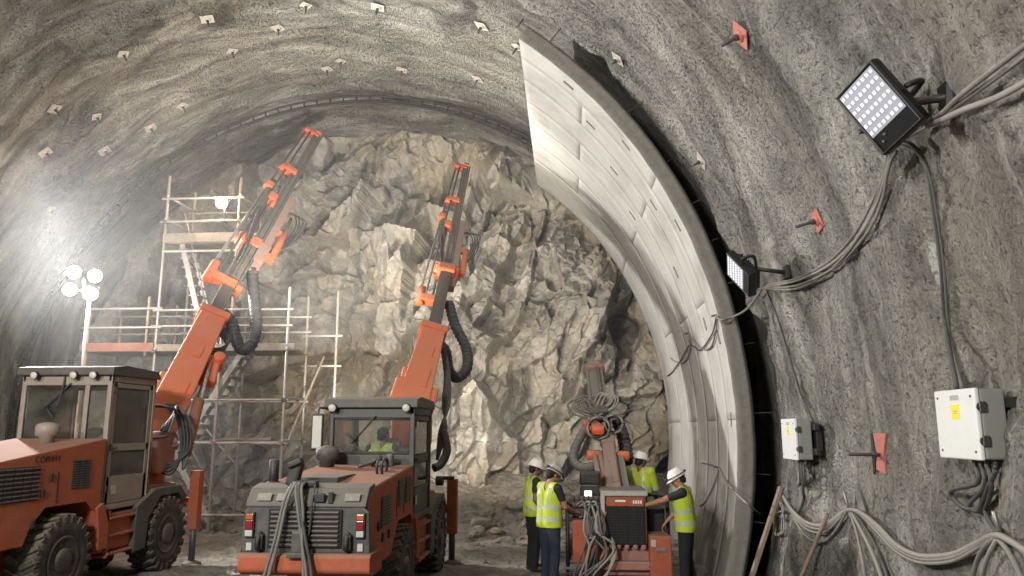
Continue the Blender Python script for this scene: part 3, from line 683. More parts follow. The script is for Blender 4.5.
def feed(root, f0, f1, k, mat):
    """drill feed: beam with rails, drifter, steels, orange clamps, carriage, hose loops"""
    m = view_frame(f0, f1); L = (f1 - f0).length; fb = MB(); T = lambda *a: m @ V(a)
    fb.box((L * .5, 0, 0), (L, .13 * k, .15 * k), None, .015, 1, m)
    for y in (-.095 * k, .095 * k): fb.box((L * .5, y, .07 * k), (L, .05 * k, .05 * k), None, .008, 1, m); fb.box((L * .5, y, -.07 * k), (L, .05 * k, .05 * k), None, .008, 1, m)
    for i in range(9): fb.box((L * (.06 + .11 * i), 0, .085 * k), (.05, .20 * k, .012), None, .003, 1, m)
    beam = fb.build('feed_beam', 'dkgrey', root)
    def part(name, mt, *boxes, par=None):
        b = MB()
        for c, s_, bev in boxes: b.box(c, s_, None, bev, 2, m)
        return b.build(name, mt, par or beam)
    MB().cyl(T(L * .06, .56 * k, .02), T(L * .995, .34 * k, .02), .03 * k, seg=10).build('drill_steel', 'steel', beam)
    MB().cyl(T(L * .06, .40 * k, .10), T(L * .985, .22 * k, .08), .026 * k, seg=10).build('drill_steel', 'dsteel', beam)
    MB().cyl(T(L * .03, .22 * k, -.06), T(L * .55, .22 * k, -.06), .035 * k, seg=10).build('feed_cylinder', 'chrome', beam)
    b = MB(); b.box((L - .06, .18 * k, 0), (.14, .40 * k, .24 * k), None, .03, 2, m); b.cyl(T(L - .14, .32 * k, .02), T(L + .05, .30 * k, .02), .085 * k); b.box((L + .03, .02, .04), (.12, .16 * k, .2 * k), None, .03, 2, m); b.build('front_clamp', mat, beam)
    b = MB(); b.box((L * .70, .16 * k, .02), (.20, .34 * k, .24 * k), None, .05, 3, m); b.cyl(T(L * .70 - .14, .36 * k, .02), T(L * .70 + .10, .34 * k, .02), .10 * k); b.box((L * .70 + .12, .30 * k, .02), (.10, .14 * k, .2 * k), None, .03, 2, m); b.build('steel_support', mat, beam)
    b = MB(); b.box((L * .03, .24 * k, .02), (.20, .60 * k, .22 * k), None, .03, 2, m); b.cyl(T(L * .0, .52 * k, .02), T(L * .09, .52 * k, .02), .10 * k); b.box((L * .02, -.14 * k, .02), (.16, .14 * k, .2 * k), None, .03, 2, m); b.build('rear_bracket', mat, beam)
    b = MB(); b.box((L * .44, .34 * k, .03), (L * .16, .17 * k, .20 * k), None, .03, 2, m); b.cyl(T(L * .50, .38 * k, .03), T(L * .60, .36 * k, .03), .085 * k); b.box((L * .36, .36 * k, .03), (.16, .14 * k, .16 * k), None, .03, 2, m); b.build('rock_drill', 'dsteel', beam)
    b = MB(); b.box((L * .505, .20 * k, .04), (.26, .22 * k, .24 * k), None, .05, 3, m); b.box((L * .56, .42 * k, .04), (.24, .22 * k, .20 * k), None, .06, 3, m); b.box((L * .47, .12 * k, .10), (.2, .1 * k, .1 * k), None, .03, 2, m); b.build('drill_carriage', mat, beam)
    part('feed_cradle', 'pink', ((L * .34, -.21 * k, -.02), (L * .44, .18 * k, .22 * k), .02), ((L * .22, -.20 * k, -.05), (L * .10, .26 * k, .3 * k), .03))
    b = MB(); b.cyl(T(L * .22, -.44 * k, .02), T(L * .37, -.44 * k, .02), .085 * k); b.box((L * .22, -.40 * k, .02), (.18, .22 * k, .18 * k), None, .03, 2, m); b.box((L * .36, -.36 * k, .0), (.14, .2 * k, .14 * k), None, .03, 2, m); b.build('swing_cylinder', mat, beam)
    MB().cyl(T(L * .37, -.44 * k, .02), T(L * .46, -.40 * k, .02), .035 * k).build('cylinder_rod', 'chrome', beam)
    for i in range(5):                                     # hose bundle along the beam
        q = .03 * i
        MB().tube([T(L * (.12 + .02 * i), .14 * k, .12 + q * .4), T(L * .25, (.16 + .02 * i) * k, .15 + q), T(L * .36, (.24 + .02 * i) * k, .13 + q), T(L * .42, .32 * k, .12)], .018 * k, 6, 5).build('hose', 'hose', beam)
    for i in range(4):                                     # loops hanging on the near side
        d = .10 * i
        MB().tube([T(L * .47, -.10 * k, .0), T(L * .48, (-.40 - d) * k, .06), T(L * .42, (-.58 - d * .6) * k, .08) , T(L * .33, (-.52 - d * .5) * k, .06) , T(L * .24, -.30 * k, .0)], .018 * k, 6, 6).build('hose', 'hose', beam)
    return beam, m, L
def hang(root, name, pix, r, mat, res=7, ribs=False):
    """a hose through surveyed points (px, py, distance)"""
    pts = [P(*q) for q in pix]; b = MB(); b.tube(pts, r, 12, res)
    o = b.build(name, mat, root)
    if ribs:
        b = MB(); prev = None; q = []
        for i in range(len(pts) - 1):
            a, b0, c, d = pts[max(i - 1, 0)], pts[i], pts[i + 1], pts[min(i + 2, len(pts) - 1)]
            for k in range(12):
                t = k / 12; q.append(.5 * ((2 * b0) + (c - a) * t + (2 * a - 5 * b0 + 4 * c - d) * t * t + (3 * b0 - a - 3 * c + d) * t ** 3))
        last = q[0]
        for i in range(1, len(q) - 1):
            if (q[i] - last).length > .075:
                t = (q[i + 1] - q[i - 1]).normalized(); b.lathe([(r * 1.0, -.014), (r * 1.14, 0), (r * 1.0, .014)], q[i], t, 12); last = q[i]
        b.build('hose_rib', mat, o)
    return o
# ---- first rig, on the left
rig1 = thing('drilling_rig', (-7.3, 10.4, 0), 'orange drilling rig with pale grey cab, boom crossing in front of the scaffold', 'drilling rig')
r1 = rig_body(rig1, dict(xr=-6.58, xl=-8.02, yr=7.75, w1=9.92, w2=12.55, c0=10.72, c1=11.95, s=1.10, hood=1.95, cab=2.80, sill=1.90, body='orange', frame='orange', fender='dkgrey', jack='orange',
    cabmat='cabgrey', roofmat='dkgrey', cabx=(-8.00, -6.62), post=-7.00, seatx=-7.35, seams=(9.70,), latches=((9.42, 1.35), (9.55, 1.52), (9.30, 1.02)),
    louvres=((8.55, 9.34, 1.28, 1.66, 8, 5), (9.98, 10.36, 1.36, 1.70, 12, 3)), roof_lights=(-7.75, -7.15, -6.85), intake=(-7.20, 10.25), intakemat='cabgrey'))
hz = 1.10
tx = bpy.data.curves.new('lettering', 'FONT'); tx.body = 'COM444'; tx.size = .115; tx.extrude = .004; tx.space_character = 1.15
to = bpy.data.objects.new('lettering', tx); COL.objects.link(to); dg = bpy.context.evaluated_depsgraph_get(); tm = bpy.data.meshes.new_from_object(to.evaluated_get(dg)); bpy.data.objects.remove(to)
tm.transform(M(((0, 0, 1, -6.598), (1, 0, 0, 9.22), (0, 1, 0, 1.87), (0, 0, 0, 1)))); tm.transform(M.Translation(-V(rig1.location)))
link('lettering', tm, 'ink', rig1)
B1 = [P(152, 440, 12.9), P(213, 316, 14.9), P(250, 244, 16.3)]
boom1, bm1, bl1 = boom(rig1, B1, .56, 'boom_orange')
fd1, fm1, fl1 = feed(rig1, P(229, 292, 15.3), P(318, 136, 19.0), 1.0, 'boom_orange')
b = MB(); b.cyl(P(185, 455, 12.95), P(199, 400, 13.6), .10); b.build('lift_cylinder', 'orange', rig1)
MB().cyl(P(197, 408, 13.5), P(210, 362, 14.2), .05).build('cylinder_rod', 'chrome', rig1)
m = view_frame(P(200, 378, 14.1), P(212, 335, 14.7)); b = MB(); b.box((.2, -.14, .0), (.62, .30, .26), None, .06, 3, m); b.cyl(m @ V((.44, -.24, -.2)), m @ V((.44, -.24, .24)), .11); b.build('cylinder_lug', 'boom_orange', boom1)
b = MB(); b.box(P(150, 452, 12.7), (.62, .6, .7), None, .08, 3); b.cyl(P(150, 440, 12.9) + V((-.42, 0, 0)), P(150, 440, 12.9) + V((.42, 0, 0)), .16); b.build('boom_pivot', 'pink', rig1)
m = view_frame(P(170, 445, 12.9), P(176, 395, 13.3)); b = MB()
for i in range(3): b.box((.1 + .25 * i, .05 * i, .02), (.36, .16, .14), M.Rotation(.4 - .3 * i, 3, 'Z'), .03, 2, m)
b.build('boom_linkage', 'pink', rig1)
hang(rig1, 'corrugated_hose', [(252, 270, 15.9), (254, 300, 15.7), (256, 325, 15.5), (251, 345, 15.3), (241, 349, 15.2), (235, 336, 15.1), (231, 322, 15.1), (222, 312, 15.0)], .12, 'hose', 7, True)
for i in range(4):
    d = 3 * i
    hang(rig1, 'hose', [(218, 312, 15.0), (214 + d, 326, 15.0), (226 + d * .6, 345 - d, 15.0), (213 + d, 357 - d, 14.8), (205, 348, 14.7)], .028, 'hose')
    hang(rig1, 'hose', [(166 + d, 405, 13.0), (178 + d * 1.2, 420, 12.9), (181 + d * .8, 452, 12.8), (170 - d, 474 - d, 12.7), (152, 464 - d * 2, 12.6)], .026, 'hose')
    hang(rig1, 'hose', [(160 + d, 432, 12.55), (166 + d, 424 - d, 12.6), (178, 416 - d, 12.9), (184 + d, 432, 12.9), (183, 470, 12.8)], .022, 'hosegrey' if i % 2 else 'hose')
b = MB(); g = [(138, 410, 12.2), (150, 406, 12.25), (172, 408, 12.4), (176, 414, 12.5)]
b.tube([P(*q) for q in g], .025, 8, 4); b.tube([P(139, 408, 12.2), P(141, 440, 12.2), P(141, 470, 12.2)], .025, 8, 4); b.tube([P(142, 430, 12.25), P(150, 438, 12.3), P(168, 436, 12.4)], .02, 8, 4); b.build('guard_rail', 'black', rig1)
b = MB(); c = P(144, 390, 12.2); b.cyl(c - V((0, 0, .14)), c + V((0, 0, .02)), .02); b.lathe([(.065, 0), (.065, .03), (.055, .04), (.05, .15), (.02, .17)], c + V((0, 0, .0)), Z_, 16); b.build('beacon', 'amberlens', rig1)
b = MB(); b.tube([P(66, 350, 10.9) + V((0, 0, -.5)), P(66, 372, 10.75), P(62, 392, 10.68), P(56, 408, 10.66)], .014, 6, 5); b.build('lamp_cable', 'black', rig1)
# ---- second rig, in the middle
rig2 = thing('drilling_rig', (-2.78, 10.4, 0), 'orange drilling rig seen from behind, dark grille with hoses, operator in cab', 'drilling rig')
r2 = rig_body(rig2, dict(xr=-2.09, xl=-3.44, yr=8.2, w1=10.05, w2=12.75, c0=10.62, c1=11.95, s=1.0, hood=1.80, cab=2.60, sill=1.93, body='orange', frame='orange', fender='dkgrey', jack='orange',
    cabmat='dkgrey', roofmat='dkgrey', cabx=(-3.34, -2.12), seatx=-2.66, seams=(9.55, 9.98), latches=((8.62, 1.22), (8.85, 1.08), (9.15, 1.08)),
    louvres=((8.75, 9.25, 1.18, 1.52, 9, 2), (9.62, 9.92, 1.34, 1.66, 10, 1), (10.04, 10.40, 1.34, 1.66, 10, 2)), roof_lights=(-3.26, -2.22), intake=(-3.24, 10.30), intakemat='dkgrey'))
R2 = 8.2; b = MB()       # rear cladding
b.prism([(-3.46, 1.0), (-3.44, 1.42), (-3.38, 1.49), (-2.17, 1.49), (-2.09, 1.42), (-2.07, 1.0)], 'y', R2 - .05, R2 + .03, .02)
rp = b.build('rear_panel', 'dkgrey', rig2)
b = MB(); b.prism([(R2 - .07, 1.47), (R2 - .06, 1.52), (R2 + .06, 1.66), (R2 + .30, 1.70), (R2 + .30, 1.60), (R2 + .02, 1.47)], 'x', -3.42, -2.12, .015); b.build('hood_edge', 'dkgrey', rig2)
b = MB(); b.mi = 0; b.lohi((-3.16, R2 - .075, 1.06), (-2.37, R2 - .03, 1.45), .01); b.mi = 1
for k in range(8):
    zz = 1.09 + .047 * k
    for x0, x1 in ((-3.13, -2.80), (-2.76, -2.40)): b.box(((x0 + x1) / 2, R2 - .085, zz), (x1 - x0, .03, .03), M.Rotation(.5, 3, 'X'), .004, 1)
b.lohi((-2.80, R2 - .09, 1.06), (-2.76, R2 - .06, 1.44), .005)
b.build('rear_grille', ['void', 'dsteel'], rp)
for x in (-3.36, -2.17):
    b = MB(); b.lohi((x - .05, R2 - .085, 1.16), (x + .05, R2 - .045, 1.42), .01); tl = b.build('tail_light', 'black', rig2)
    for z0, z1, mt, nm in ((1.345, 1.405, 'amberlens', 'amber_lens'), (1.245, 1.34, 'redlens', 'red_lens'), (1.175, 1.24, 'labelgrey', 'clear_lens')):
        MB().lohi((x - .04, R2 - .10, z0), (x + .04, R2 - .08, z1), .008).build(nm, mt, tl)
    MB().lohi((x - .03, R2 - .07, 1.03), (x + .03, R2 - .04, 1.11), .006).build('socket', 'labelgrey', rp)
b = MB(); b.prism([(R2 - .12, .82), (R2 - .14, .85), (R2 - .14, .98), (R2 - .10, 1.01), (R2 + .4, 1.01), (R2 + .4, .78), (R2 - .04, .78)], 'x', -3.44, -2.04, .015); b.build('rear_bumper', 'orange', rig2)
for x, w_ in ((-3.22, .15), (-3.04, .09), (-2.27, .16)):
    b = MB(); b.mi = 0; b.box((x, R2 - .06, 1.575), (w_, .012, .085), M.Rotation(-.55, 3, 'X'), .003); b.mi = 1
    for k in range(3):
        for j in range(4): b.box((x - w_ * .33 + j * w_ * .22, R2 - .067 + k * .0155, 1.553 + .022 * k), (w_ * (.10 + .06 * ((j + k) % 2)), .006, .010), M.Rotation(-.55, 3, 'X'), 0)
    b.build('label_plate', ['labelgrey', 'ink'], rig2)
b = MB(); b.box((-2.62, R2 - .075, 1.57), (.12, .05, .09), None, .01); b.box((-2.50, R2 - .06, 1.57), (.05, .04, .12), None, .008); b.build('rear_switch_box', 'black', rig2)
for x in (-3.24, -2.30):
    b = MB(); b.tube([(x, R2 - .05, 1.20), (x, R2 - .12, 1.18), (x, R2 - .13, 1.06), (x, R2 - .05, 1.04)], .025, 8, 4); b.box((x, R2 - .08, 1.12), (.09, .08, .16), None, .02); b.build('coupling', 'black', rig2)
b = MB(); b.box((-2.80, R2 - .14, 1.13), (.13, .12, .24), None, .03); b.lohi((-2.90, R2 - .22, .98), (-2.70, R2 - .02, 1.03), .01); b.build('tow_hitch', 'dkgrey', rig2)
b = MB(); b.box((-2.98, R2 + .16, 1.80), (.13, .14, .26), M.Rotation(.25, 3, 'Y'), .03); b.box((-2.84, R2 + .10, 1.70), (.28, .12, .07), None, .02); b.box((-2.96, R2 + .1, 1.92), (.16, .12, .06), M.Rotation(-.4, 3, 'Y'), .015); b.build('hose_guide', 'black', rig2)
b = MB(); b.cyl((-3.33, R2 + .45, 1.64), (-3.33, R2 + .45, 1.94), .055); b.cyl((-3.33, R2 + .45, 1.64), (-3.33, R2 + .45, 1.70), .075); b.build('exhaust_stub', 'black', rig2)
b = MB(); b.mi = 0; b.lohi((-3.10, R2 + .55, 1.66), (-2.62, R2 + 1.30, 1.74), .01); b.build('hood_hatch', 'dkgrey', rig2)
for x in (-2.36, -2.30):
    MB().tube([(x, 9.55, 1.70), (x, 9.52, 1.86), (x, 9.75, 1.90), (x, 9.78, 1.74)], .016, 8, 5).build('hood_handle', 'black', rig2)
b = MB(); b.box((-2.52, 10.32, 1.84), (.22, .16, .12), None, .03); b.box((-2.40, 10.38, 1.86), (.10, .10, .18), None, .03); b.tube([(-2.75, 10.1, 1.80), (-2.6, 10.2, 1.84), (-2.5, 10.3, 1.92)], .025, 8, 4); b.build('filter_housing', 'dsteel', rig2)
for i, (xe, ye, mt) in enumerate(((-3.16, 7.75, 'hosegrey'), (-3.11, 7.7, 'hosegrey'), (-2.60, 7.75, 'hosegrey'), (-2.54, 7.7, 'hose'), (-2.66, 7.8, 'hosegrey'))):
    s_ = -1 if xe < -2.9 else 1; x0 = -2.93 + .03 * i
    MB().tube([(x0, R2 + .12, 1.72), (x0, R2 - .10, 1.68), (x0 + s_ * .05, R2 - .16, 1.50 - .02 * i), (x0 + (xe - x0) * .45, R2 - .20, 1.15), (x0 + (xe - x0) * .8, R2 - .26, .75), (xe, ye, .25), (xe + s_ * .1, ye - .3, .03)], .017 + .003 * (i % 2), 8, 6).build('hose', mt, rig2)
MB().tube([(-2.70, R2 + .02, 1.70), (-2.68, R2 - .12, 1.55), (-2.70, R2 - .13, 1.2), (-2.78, R2 - .16, .98)], .011, 8, 6).build('hose', 'hose', rig2)
b = MB(); b.mi = 0                                        # big mirror on the left of the cab
b.box((-3.46, 10.50, 2.24), (.17, .05, .50), M.Rotation(.12, 3, 'Z'), .03, 3); b.tube([(-3.34, 10.66, 2.55), (-3.46, 10.56, 2.57), (-3.46, 10.52, 2.45)], .016, 8, 3); b.mi = 1
b.box((-3.455, 10.472, 2.24), (.125, .012, .44), M.Rotation(.12, 3, 'Z'), .02, 2); b.build('mirror', ['black', 'clearlens'], rig2)  # pale face paints in the white reflection
B2 = [P(410, 412, 13.0), P(433, 332, 14.6), P(446, 272, 16.3)]
boom2, bm2, bl2 = boom(rig2, B2, .50, 'boom_orange')
m = view_frame(B2[0], B2[1]); b = MB(); b.box((.30, .30, .02), (.55, .20, .42), None, .05, 2, m); b.box((.28, -.30, .02), (.50, .16, .40), None, .05, 2, m); b.build('cylinder_lug', 'boom_orange', boom2)
feed(rig2, P(439, 308, 15.6), P(466.5, 168, 19.4), .82, 'boom_orange')
hang(rig2, 'corrugated_hose', [(449, 303, 15.6), (455, 325, 15.4), (466, 348, 15.2), (467, 368, 15.0), (457, 378, 14.9), (449, 370, 14.8), (446, 352, 14.7), (440, 345, 14.6)], .10, 'hose', 7, True)
for i in range(4):
    hang(rig2, 'hose', [(441 + i, 345, 14.5), (445 + i * 1.5, 375, 14.2), (443 + i * 2, 405, 13.8), (446 - i * 2, 430, 13.5), (437, 460, 13.3)], .024, 'hose')
hang(rig2, 'corrugated_hose', [(443, 430, 13.1), (447, 450, 13.0), (441, 464, 12.9), (434, 468, 12.8)], .07, 'hose', 6)
b = MB(); b.box(P(412, 425, 12.9), (.6, .6, .7), None, .06, 3); b.build('boom_pivot', 'boom_orange', rig2)
b = MB(); c = P(436, 478, 12.6); b.cyl(c, c + V((.3, 0, 0)), .03); b.cyl(c + V((0, 0, -.05)), c + V((.12, 0, -.05)), .07); b.build('side_valve', 'black', rig2)
# ---- third rig: small tracked drill among the crew
D3 = 11.6
rig3 = thing('crawler_drill', (0.95, 12.2, 0), 'small red drill rig with square radiator that four workers stand around', 'drilling rig')
def q3(px, py, d=D3): return P(px, py, d)
b = MB(); x0, x1 = q3(603, 520).x, q3(647, 520).x; z0, z1 = q3(620, 546).z, q3(620, 492).z
b.mi = 0; b.lohi((x0, D3, z0), (x1, D3 + 1.1, z1), .05, 3); b.build('engine_cover', 'pink', rig3)
b = MB(); b.lohi((x0 + .03, D3 - .03, z0 + .02), (x1 - .03, D3 + .02, z0 + .60), .015); rg = b.build('radiator', 'void', rig3)
b = MB()
for k in range(14): b.lohi((x0 + .05, D3 - .04, z0 + .05 + .04 * k), (x1 - .05, D3 - .03, z0 + .058 + .04 * k), 0)
for k in range(4): b.lohi((x0 + .05 + .14 * k, D3 - .045, z0 + .04), (x0 + .06 + .14 * k, D3 - .03, z0 + .58), 0)
b.build('radiator_guard', 'black', rg)
b = MB(); b.lohi((x0 - .02, D3 - .06, z1 - .06), (x1 + .02, D3 + .9, z1 + .03), .03, 3); b.lohi((x0 - .03, D3 - .06, z0 + .1), (x0 + .03, D3 - .01, z1), .012); b.build('cover_top', 'labelgrey', rig3)
b = MB(); b.mi = 0; b.lohi((x0 + .05, D3 - .045, z1 - .20), (x1 - .04, D3 - .02, z1 - .07), .01); b.mi = 1
b.lohi((x0 + .18, D3 - .052, z1 - .135), (x0 + .33, D3 - .044, z1 - .11), .003); b.mi = 1
for k in range(4): b.lohi((x1 - .20 + .035 * k, D3 - .052, z1 - .16), (x1 - .178 + .035 * k, D3 - .044, z1 - .115), .002)
b.build('badge_panel', ['orange', 'white'], rig3)
b = MB(); xa, xb = q3(649, 550).x, q3(671, 550).x; b.lohi((xa, D3 - .12, .05), (xb, D3 + .55, q3(660, 535).z), .03, 3); sb = b.build('side_locker', 'orange', rig3)
MB().lohi((xa + .08, D3 - .135, .55), (xa + .24, D3 - .115, .60), .006).build('locker_handle', 'steel', sb)
MB().lohi((xa + .02, D3 - .127, .62), (xa + .09, D3 - .118, .72), .003).build('label_plate', 'labelgrey', sb)
b = MB(); xc, xd = q3(646, 530, 12).x, q3(668, 530, 12).x; b.tube([(xc, 12, .7), (xc, 12, 1.22), (xc + .06, 12, 1.3), (xd - .05, 12, 1.28), (xd, 12, 1.18), (xd, 12, .7)], .03, 8, 4); b.lohi((xc + .04, 12.0, .72), (xd - .04, 12.5, 1.10), .03); b.build('battery_box', 'black', rig3)
b = MB(); xe, xf = q3(569, 540).x, q3(601, 540).x; b.lohi((xe + .05, D3 + .05, .30), (xe + .30, D3 + .8, .96), .03); b.lohi((xe + .22, D3 - .10, .12), (xf - .02, D3 + .5, .64), .04, 3); b.build('valve_chest', 'orange', rig3)
b = MB(); b.lohi((xe, D3 + .1, 1.12), (xf + .02, D3 + .75, 1.20), .02); b.lohi((xe + .05, D3 + .14, 1.0), (xf, D3 + .7, 1.13), .03)
for k in range(6): b.cyl((xe + .09 + .07 * k, D3 + .2, 1.2), (xe + .09 + .07 * k, D3 + .16, 1.30), .012, seg=6)
b.build('control_panel', 'dsteel', rig3)
b = MB(); b.box(q3(590, 478, 12.1), (.32, .20, .20), None, .04, 3); b.lohi(q3(580, 496, 12.1) , q3(600, 487, 12.1) + V((0, .2, 0)), .02); cb = b.build('control_box', 'black', rig3)
b = MB(); b.box(q3(588, 493.5, 11.95), (.11, .02, .08), None, .006); b.build('display_screen', 'screen', cb)
b = MB(); b.lohi((x0 - .1, D3 + .1, .18), (xb - .1, D3 + 2.2, .58), .03)
for k in range(5): b.cyl((x0 + .10 + .12 * k, D3 - .02, .60), (x0 + .10 + .12 * k, D3 + .1, .60), .035, seg=10)
b.lohi((x0 - .05, D3 - .04, .28), (x1 + .05, D3 + .1, .40), .02); b.build('under_frame', 'pink', rig3)
for x in (x0 - .42, x1 + .18):                          # crawler tracks
    b = MB(); oc = [(D3 + .25 + .22 * math.cos(a), .25 + .22 * math.sin(a)) for a in np.linspace(PI / 2, 3 * PI / 2, 9)] + [(D3 + 2.3 + .22 * math.cos(a), .25 + .22 * math.sin(a)) for a in np.linspace(-PI / 2, PI / 2, 9)]
    b.prism(oc, 'x', x - .12, x + .12, .01)
    for i in range(len(oc)):
        (ya, za), (yb, zb) = oc[i], oc[(i + 1) % len(oc)]; n = max(1, int(math.hypot(yb - ya, zb - za) / .12)); ang = math.atan2(zb - za, yb - ya)
        for k in range(n):
            t = (k + .5) / n; b.box((x, ya + (yb - ya) * t, za + (zb - za) * t), (.27, .05, .035), M.Rotation(ang, 3, 'X'), .006, 1)
    b.build('crawler_track', 'dsteel', rig3)
b = MB(); b.tube([(xe - .02, D3 + .05, .06), (xe - .02, D3 + .05, 1.16)], .03, 8, 1); b.tube([(xe - .02, D3 + .7, .06), (xe - .02, D3 + .7, 1.16)], .03, 8, 1); b.tube([(xe - .02, D3 + .05, .62), (xe - .02, D3 + .7, .62)], .025, 8, 1); b.build('guard_frame', 'black', rig3)
for i in range(9):                                       # tangle of hydraulic hoses on the near left corner
    t = i / 8; xs = xe + .12 + .03 * i
    MB().tube([(xs, D3 + .1, 1.15), (xs + .10, D3 - .06, 1.22 - .05 * (i % 3)), (xs + .16 - .10 * (i % 2), D3 - .16 - .03 * (i % 3), .85), (xs + .05 + .09 * (i % 4), D3 - .16, .50 + .1 * (i % 3)), (xs - .06 + .05 * (i % 3), D3 - .14, .2), (xs + .02 * (i % 5), D3 - .10, .03)], .017, 7, 6).build('hose', ('hosegrey', 'cablelight', 'hose')[i % 3], rig3)
for i in range(3):
    MB().tube([(x0 + .12, D3 - .02, .72), (x0 + .13 + .02 * i, D3 - .12, .55), (x0 + .06, D3 - .2, .30), (x0 - .12 - .06 * i, D3 - .3, .02)], .016, 7, 6).build('hose', 'cablelight', rig3)
b = MB(); b.tube([q3(606, 512, 11.55), q3(601, 528, 11.5), q3(606, 545, 11.5), q3(600, 560, 11.5)], .02, 8, 6); b.build('hose', 'orange', rig3)
# its boom and feed
b3, _, _ = boom(rig3, [P(614, 492, 12.3), P(608, 440, 13.2), P(604, 424, 13.7)], .22, 'pink')
m = view_frame(P(628, 500, 12.3), P(618, 446, 13.2)); b = MB(); b.box((.45, .02, 0), (1.05, .16, .16), None, .02, 2, m); b.build('boom_link', 'labelgrey', rig3)
for px in (594, 600): MB().cyl(P(px + 8, 492, 12.4), P(px, 452, 13.0), .05).build('lift_cylinder', 'pink', rig3)
for px, py in ((593, 455), (623, 456), (598, 430)):
    b = MB(); c = P(px, py, 13.0); b.cyl(c - V((.10, 0, 0)), c + V((.10, 0, 0)), .085); b.box(c, (.14, .14, .16), None, .04); b.build('pivot_lug', 'boom_orange', rig3)
feed3, m3, l3 = None, view_frame(P(604, 432, 13.3), P(596, 371, 15.2)), (P(596, 371, 15.2) - P(604, 432, 13.3)).length
b = MB(); b.box((l3 * .5, .05, 0), (l3, .20, .14), None, .02, 2, m3); b.box((l3 * .5, -.10, .05), (l3, .06, .09), None, .01, 1, m3); b.box((l3 * .5, .17, .05), (l3, .05, .09), None, .01, 1, m3); feed3 = b.build('feed_beam', 'labelgrey', rig3)
MB().cyl(m3 @ V((.1, -.04, .14)), m3 @ V((l3 * .98, -.04, .12)), .03).build('drill_steel', 'steel', feed3)
b = MB(); b.box((l3 - .02, .02, .04), (.16, .40, .26), None, .05, 3, m3); b.cyl(m3 @ V((l3 - .08, -.05, .12)), m3 @ V((l3 + .06, -.05, .12)), .1); b.build('front_clamp', 'pink', feed3)
b = MB(); b.box((.55, .04, .14), (.55, .22, .22), None, .03, 2, m3); b.box((.28, .04, .16), (.2, .34, .26), None, .03, 2, m3); b.build('rock_drill', 'dsteel', feed3)
b = MB(); b.box((.02, .18, .10), (.34, .24, .2), M.Rotation(.5, 3, 'Z'), .05, 2, m3); b.build('swing_lug', 'boom_orange', feed3)
for i in range(9):
    a = .28 + .03 * (i % 3); c = V((.42 + .05 * (i % 4), .02 + .02 * i, .24)); s_ = -1 if i % 2 else 1
    MB().tube([m3 @ (c + V((0, s_ * .05, 0))), m3 @ (c + V((a * .8, s_ * a * .55, .05))), m3 @ (c + V((a * .4, s_ * a * 1.15, .05))), m3 @ (c + V((-a * .5, s_ * a * .9, .04))), m3 @ (c + V((-a * .9, s_ * a * .2, 0)))], .017, 7, 6).build('hose', ('hosegrey', 'cablelight')[i % 2], feed3)
for cxp, cyp, dd, rr, mt_ in ((598, 428, 13.15, .20, 'hosegrey'), (613, 424, 13.25, .17, 'hosegrey')):      # coiled hose drums each side of the feed
    for i in range(5):
        c = P(cxp, cyp, dd); r_k = rr - .018 * (i % 3) ; ti = .25 + .10 * i
        MB().tube([c + V((r_k * math.cos(a), -.03 * i + .10 * math.sin(a * 2 + i), r_k * math.sin(a) * (1 - .1 * ti))) for a in np.linspace(0, 2 * PI, 19)], .016, 7, 2).build('hose', ('hosegrey', 'cablelight', 'hose')[i % 3], feed3)
hang(rig3, 'corrugated_hose', [(588, 424, 13.4), (581, 436, 13.3), (574, 452, 13.2), (575, 463, 13.1), (585, 468, 13.0), (594, 466, 12.9)], .075, 'hosegrey', 7, True)
hang(rig3, 'corrugated_hose', [(617, 420, 13.9), (624, 440, 13.8), (627, 462, 13.5)], .11, 'hose', 7, True)
# ------------------------------------------------------------------ scaffold tower with stairs
sc = thing('scaffold_tower', (-8.4, 17.6, gz_at(-8.4, 17.6) - .05), 'tall grey tube scaffold with boarded decks and stair flights against the rock face', 'scaffold')
YS0, YS1 = 17.0, 18.3
def sx_(px, y=YS0, py=330): return P(px, py, y).x
def sz_(py, y=YS0, px=220): return P(px, py, y).z
posts = [(157, 168, 17.0, 'tube'), (157, 168, 18.3, 'tube'), (222, 290, 17.0, 'tube'), (222, 290, 18.3, 'tube'), (288, 288, 17.0, 'tube'), (288, 288, 18.3, 'tube')]
PX = {'a': sx_(157), 'b': sx_(222), 'c': sx_(288), 'l': sx_(88), 'u': sx_(240, py=200)}
def member(name, a, e, r=.03, mat='tube'):
    r *= 1.15
    b = MB(); b.cyl(a, e, r, seg=10, bev=.05); return b.build(name, mat, sc)
ZT, ZM, ZU = sz_(175), sz_(351), sz_(242)
for x, zt in ((PX['a'], ZT), (PX['b'], sz_(300)), (PX['c'], sz_(288))):
    for y in (YS0, YS1):
        z0 = gz_at(x, y); member('standard', (x, y, z0), (x, y, zt), .03, 'tube')
        b = MB(); b.box((x, y, z0 + .01), (.16, .16, .03), None, .005); b.cyl((x, y, z0), (x, y, z0 + .25), .02); b.build('base_jack', 'dsteel', sc)
for y in (YS0, YS1): member('standard', (PX['u'], y, ZM), (PX['u'], y, sz_(178)), .03, 'rusty')
for y in (YS0, YS1): member('standard', (sx_(152) - .12, y, ZM - .1), (sx_(152) - .12, y, sz_(296)), .03, 'rusty')
for y in (YS0, YS1): member('standard', (PX['l'], y, gz_at(PX['l'], y)), (PX['l'], y, sz_(306)), .03, 'rusty')
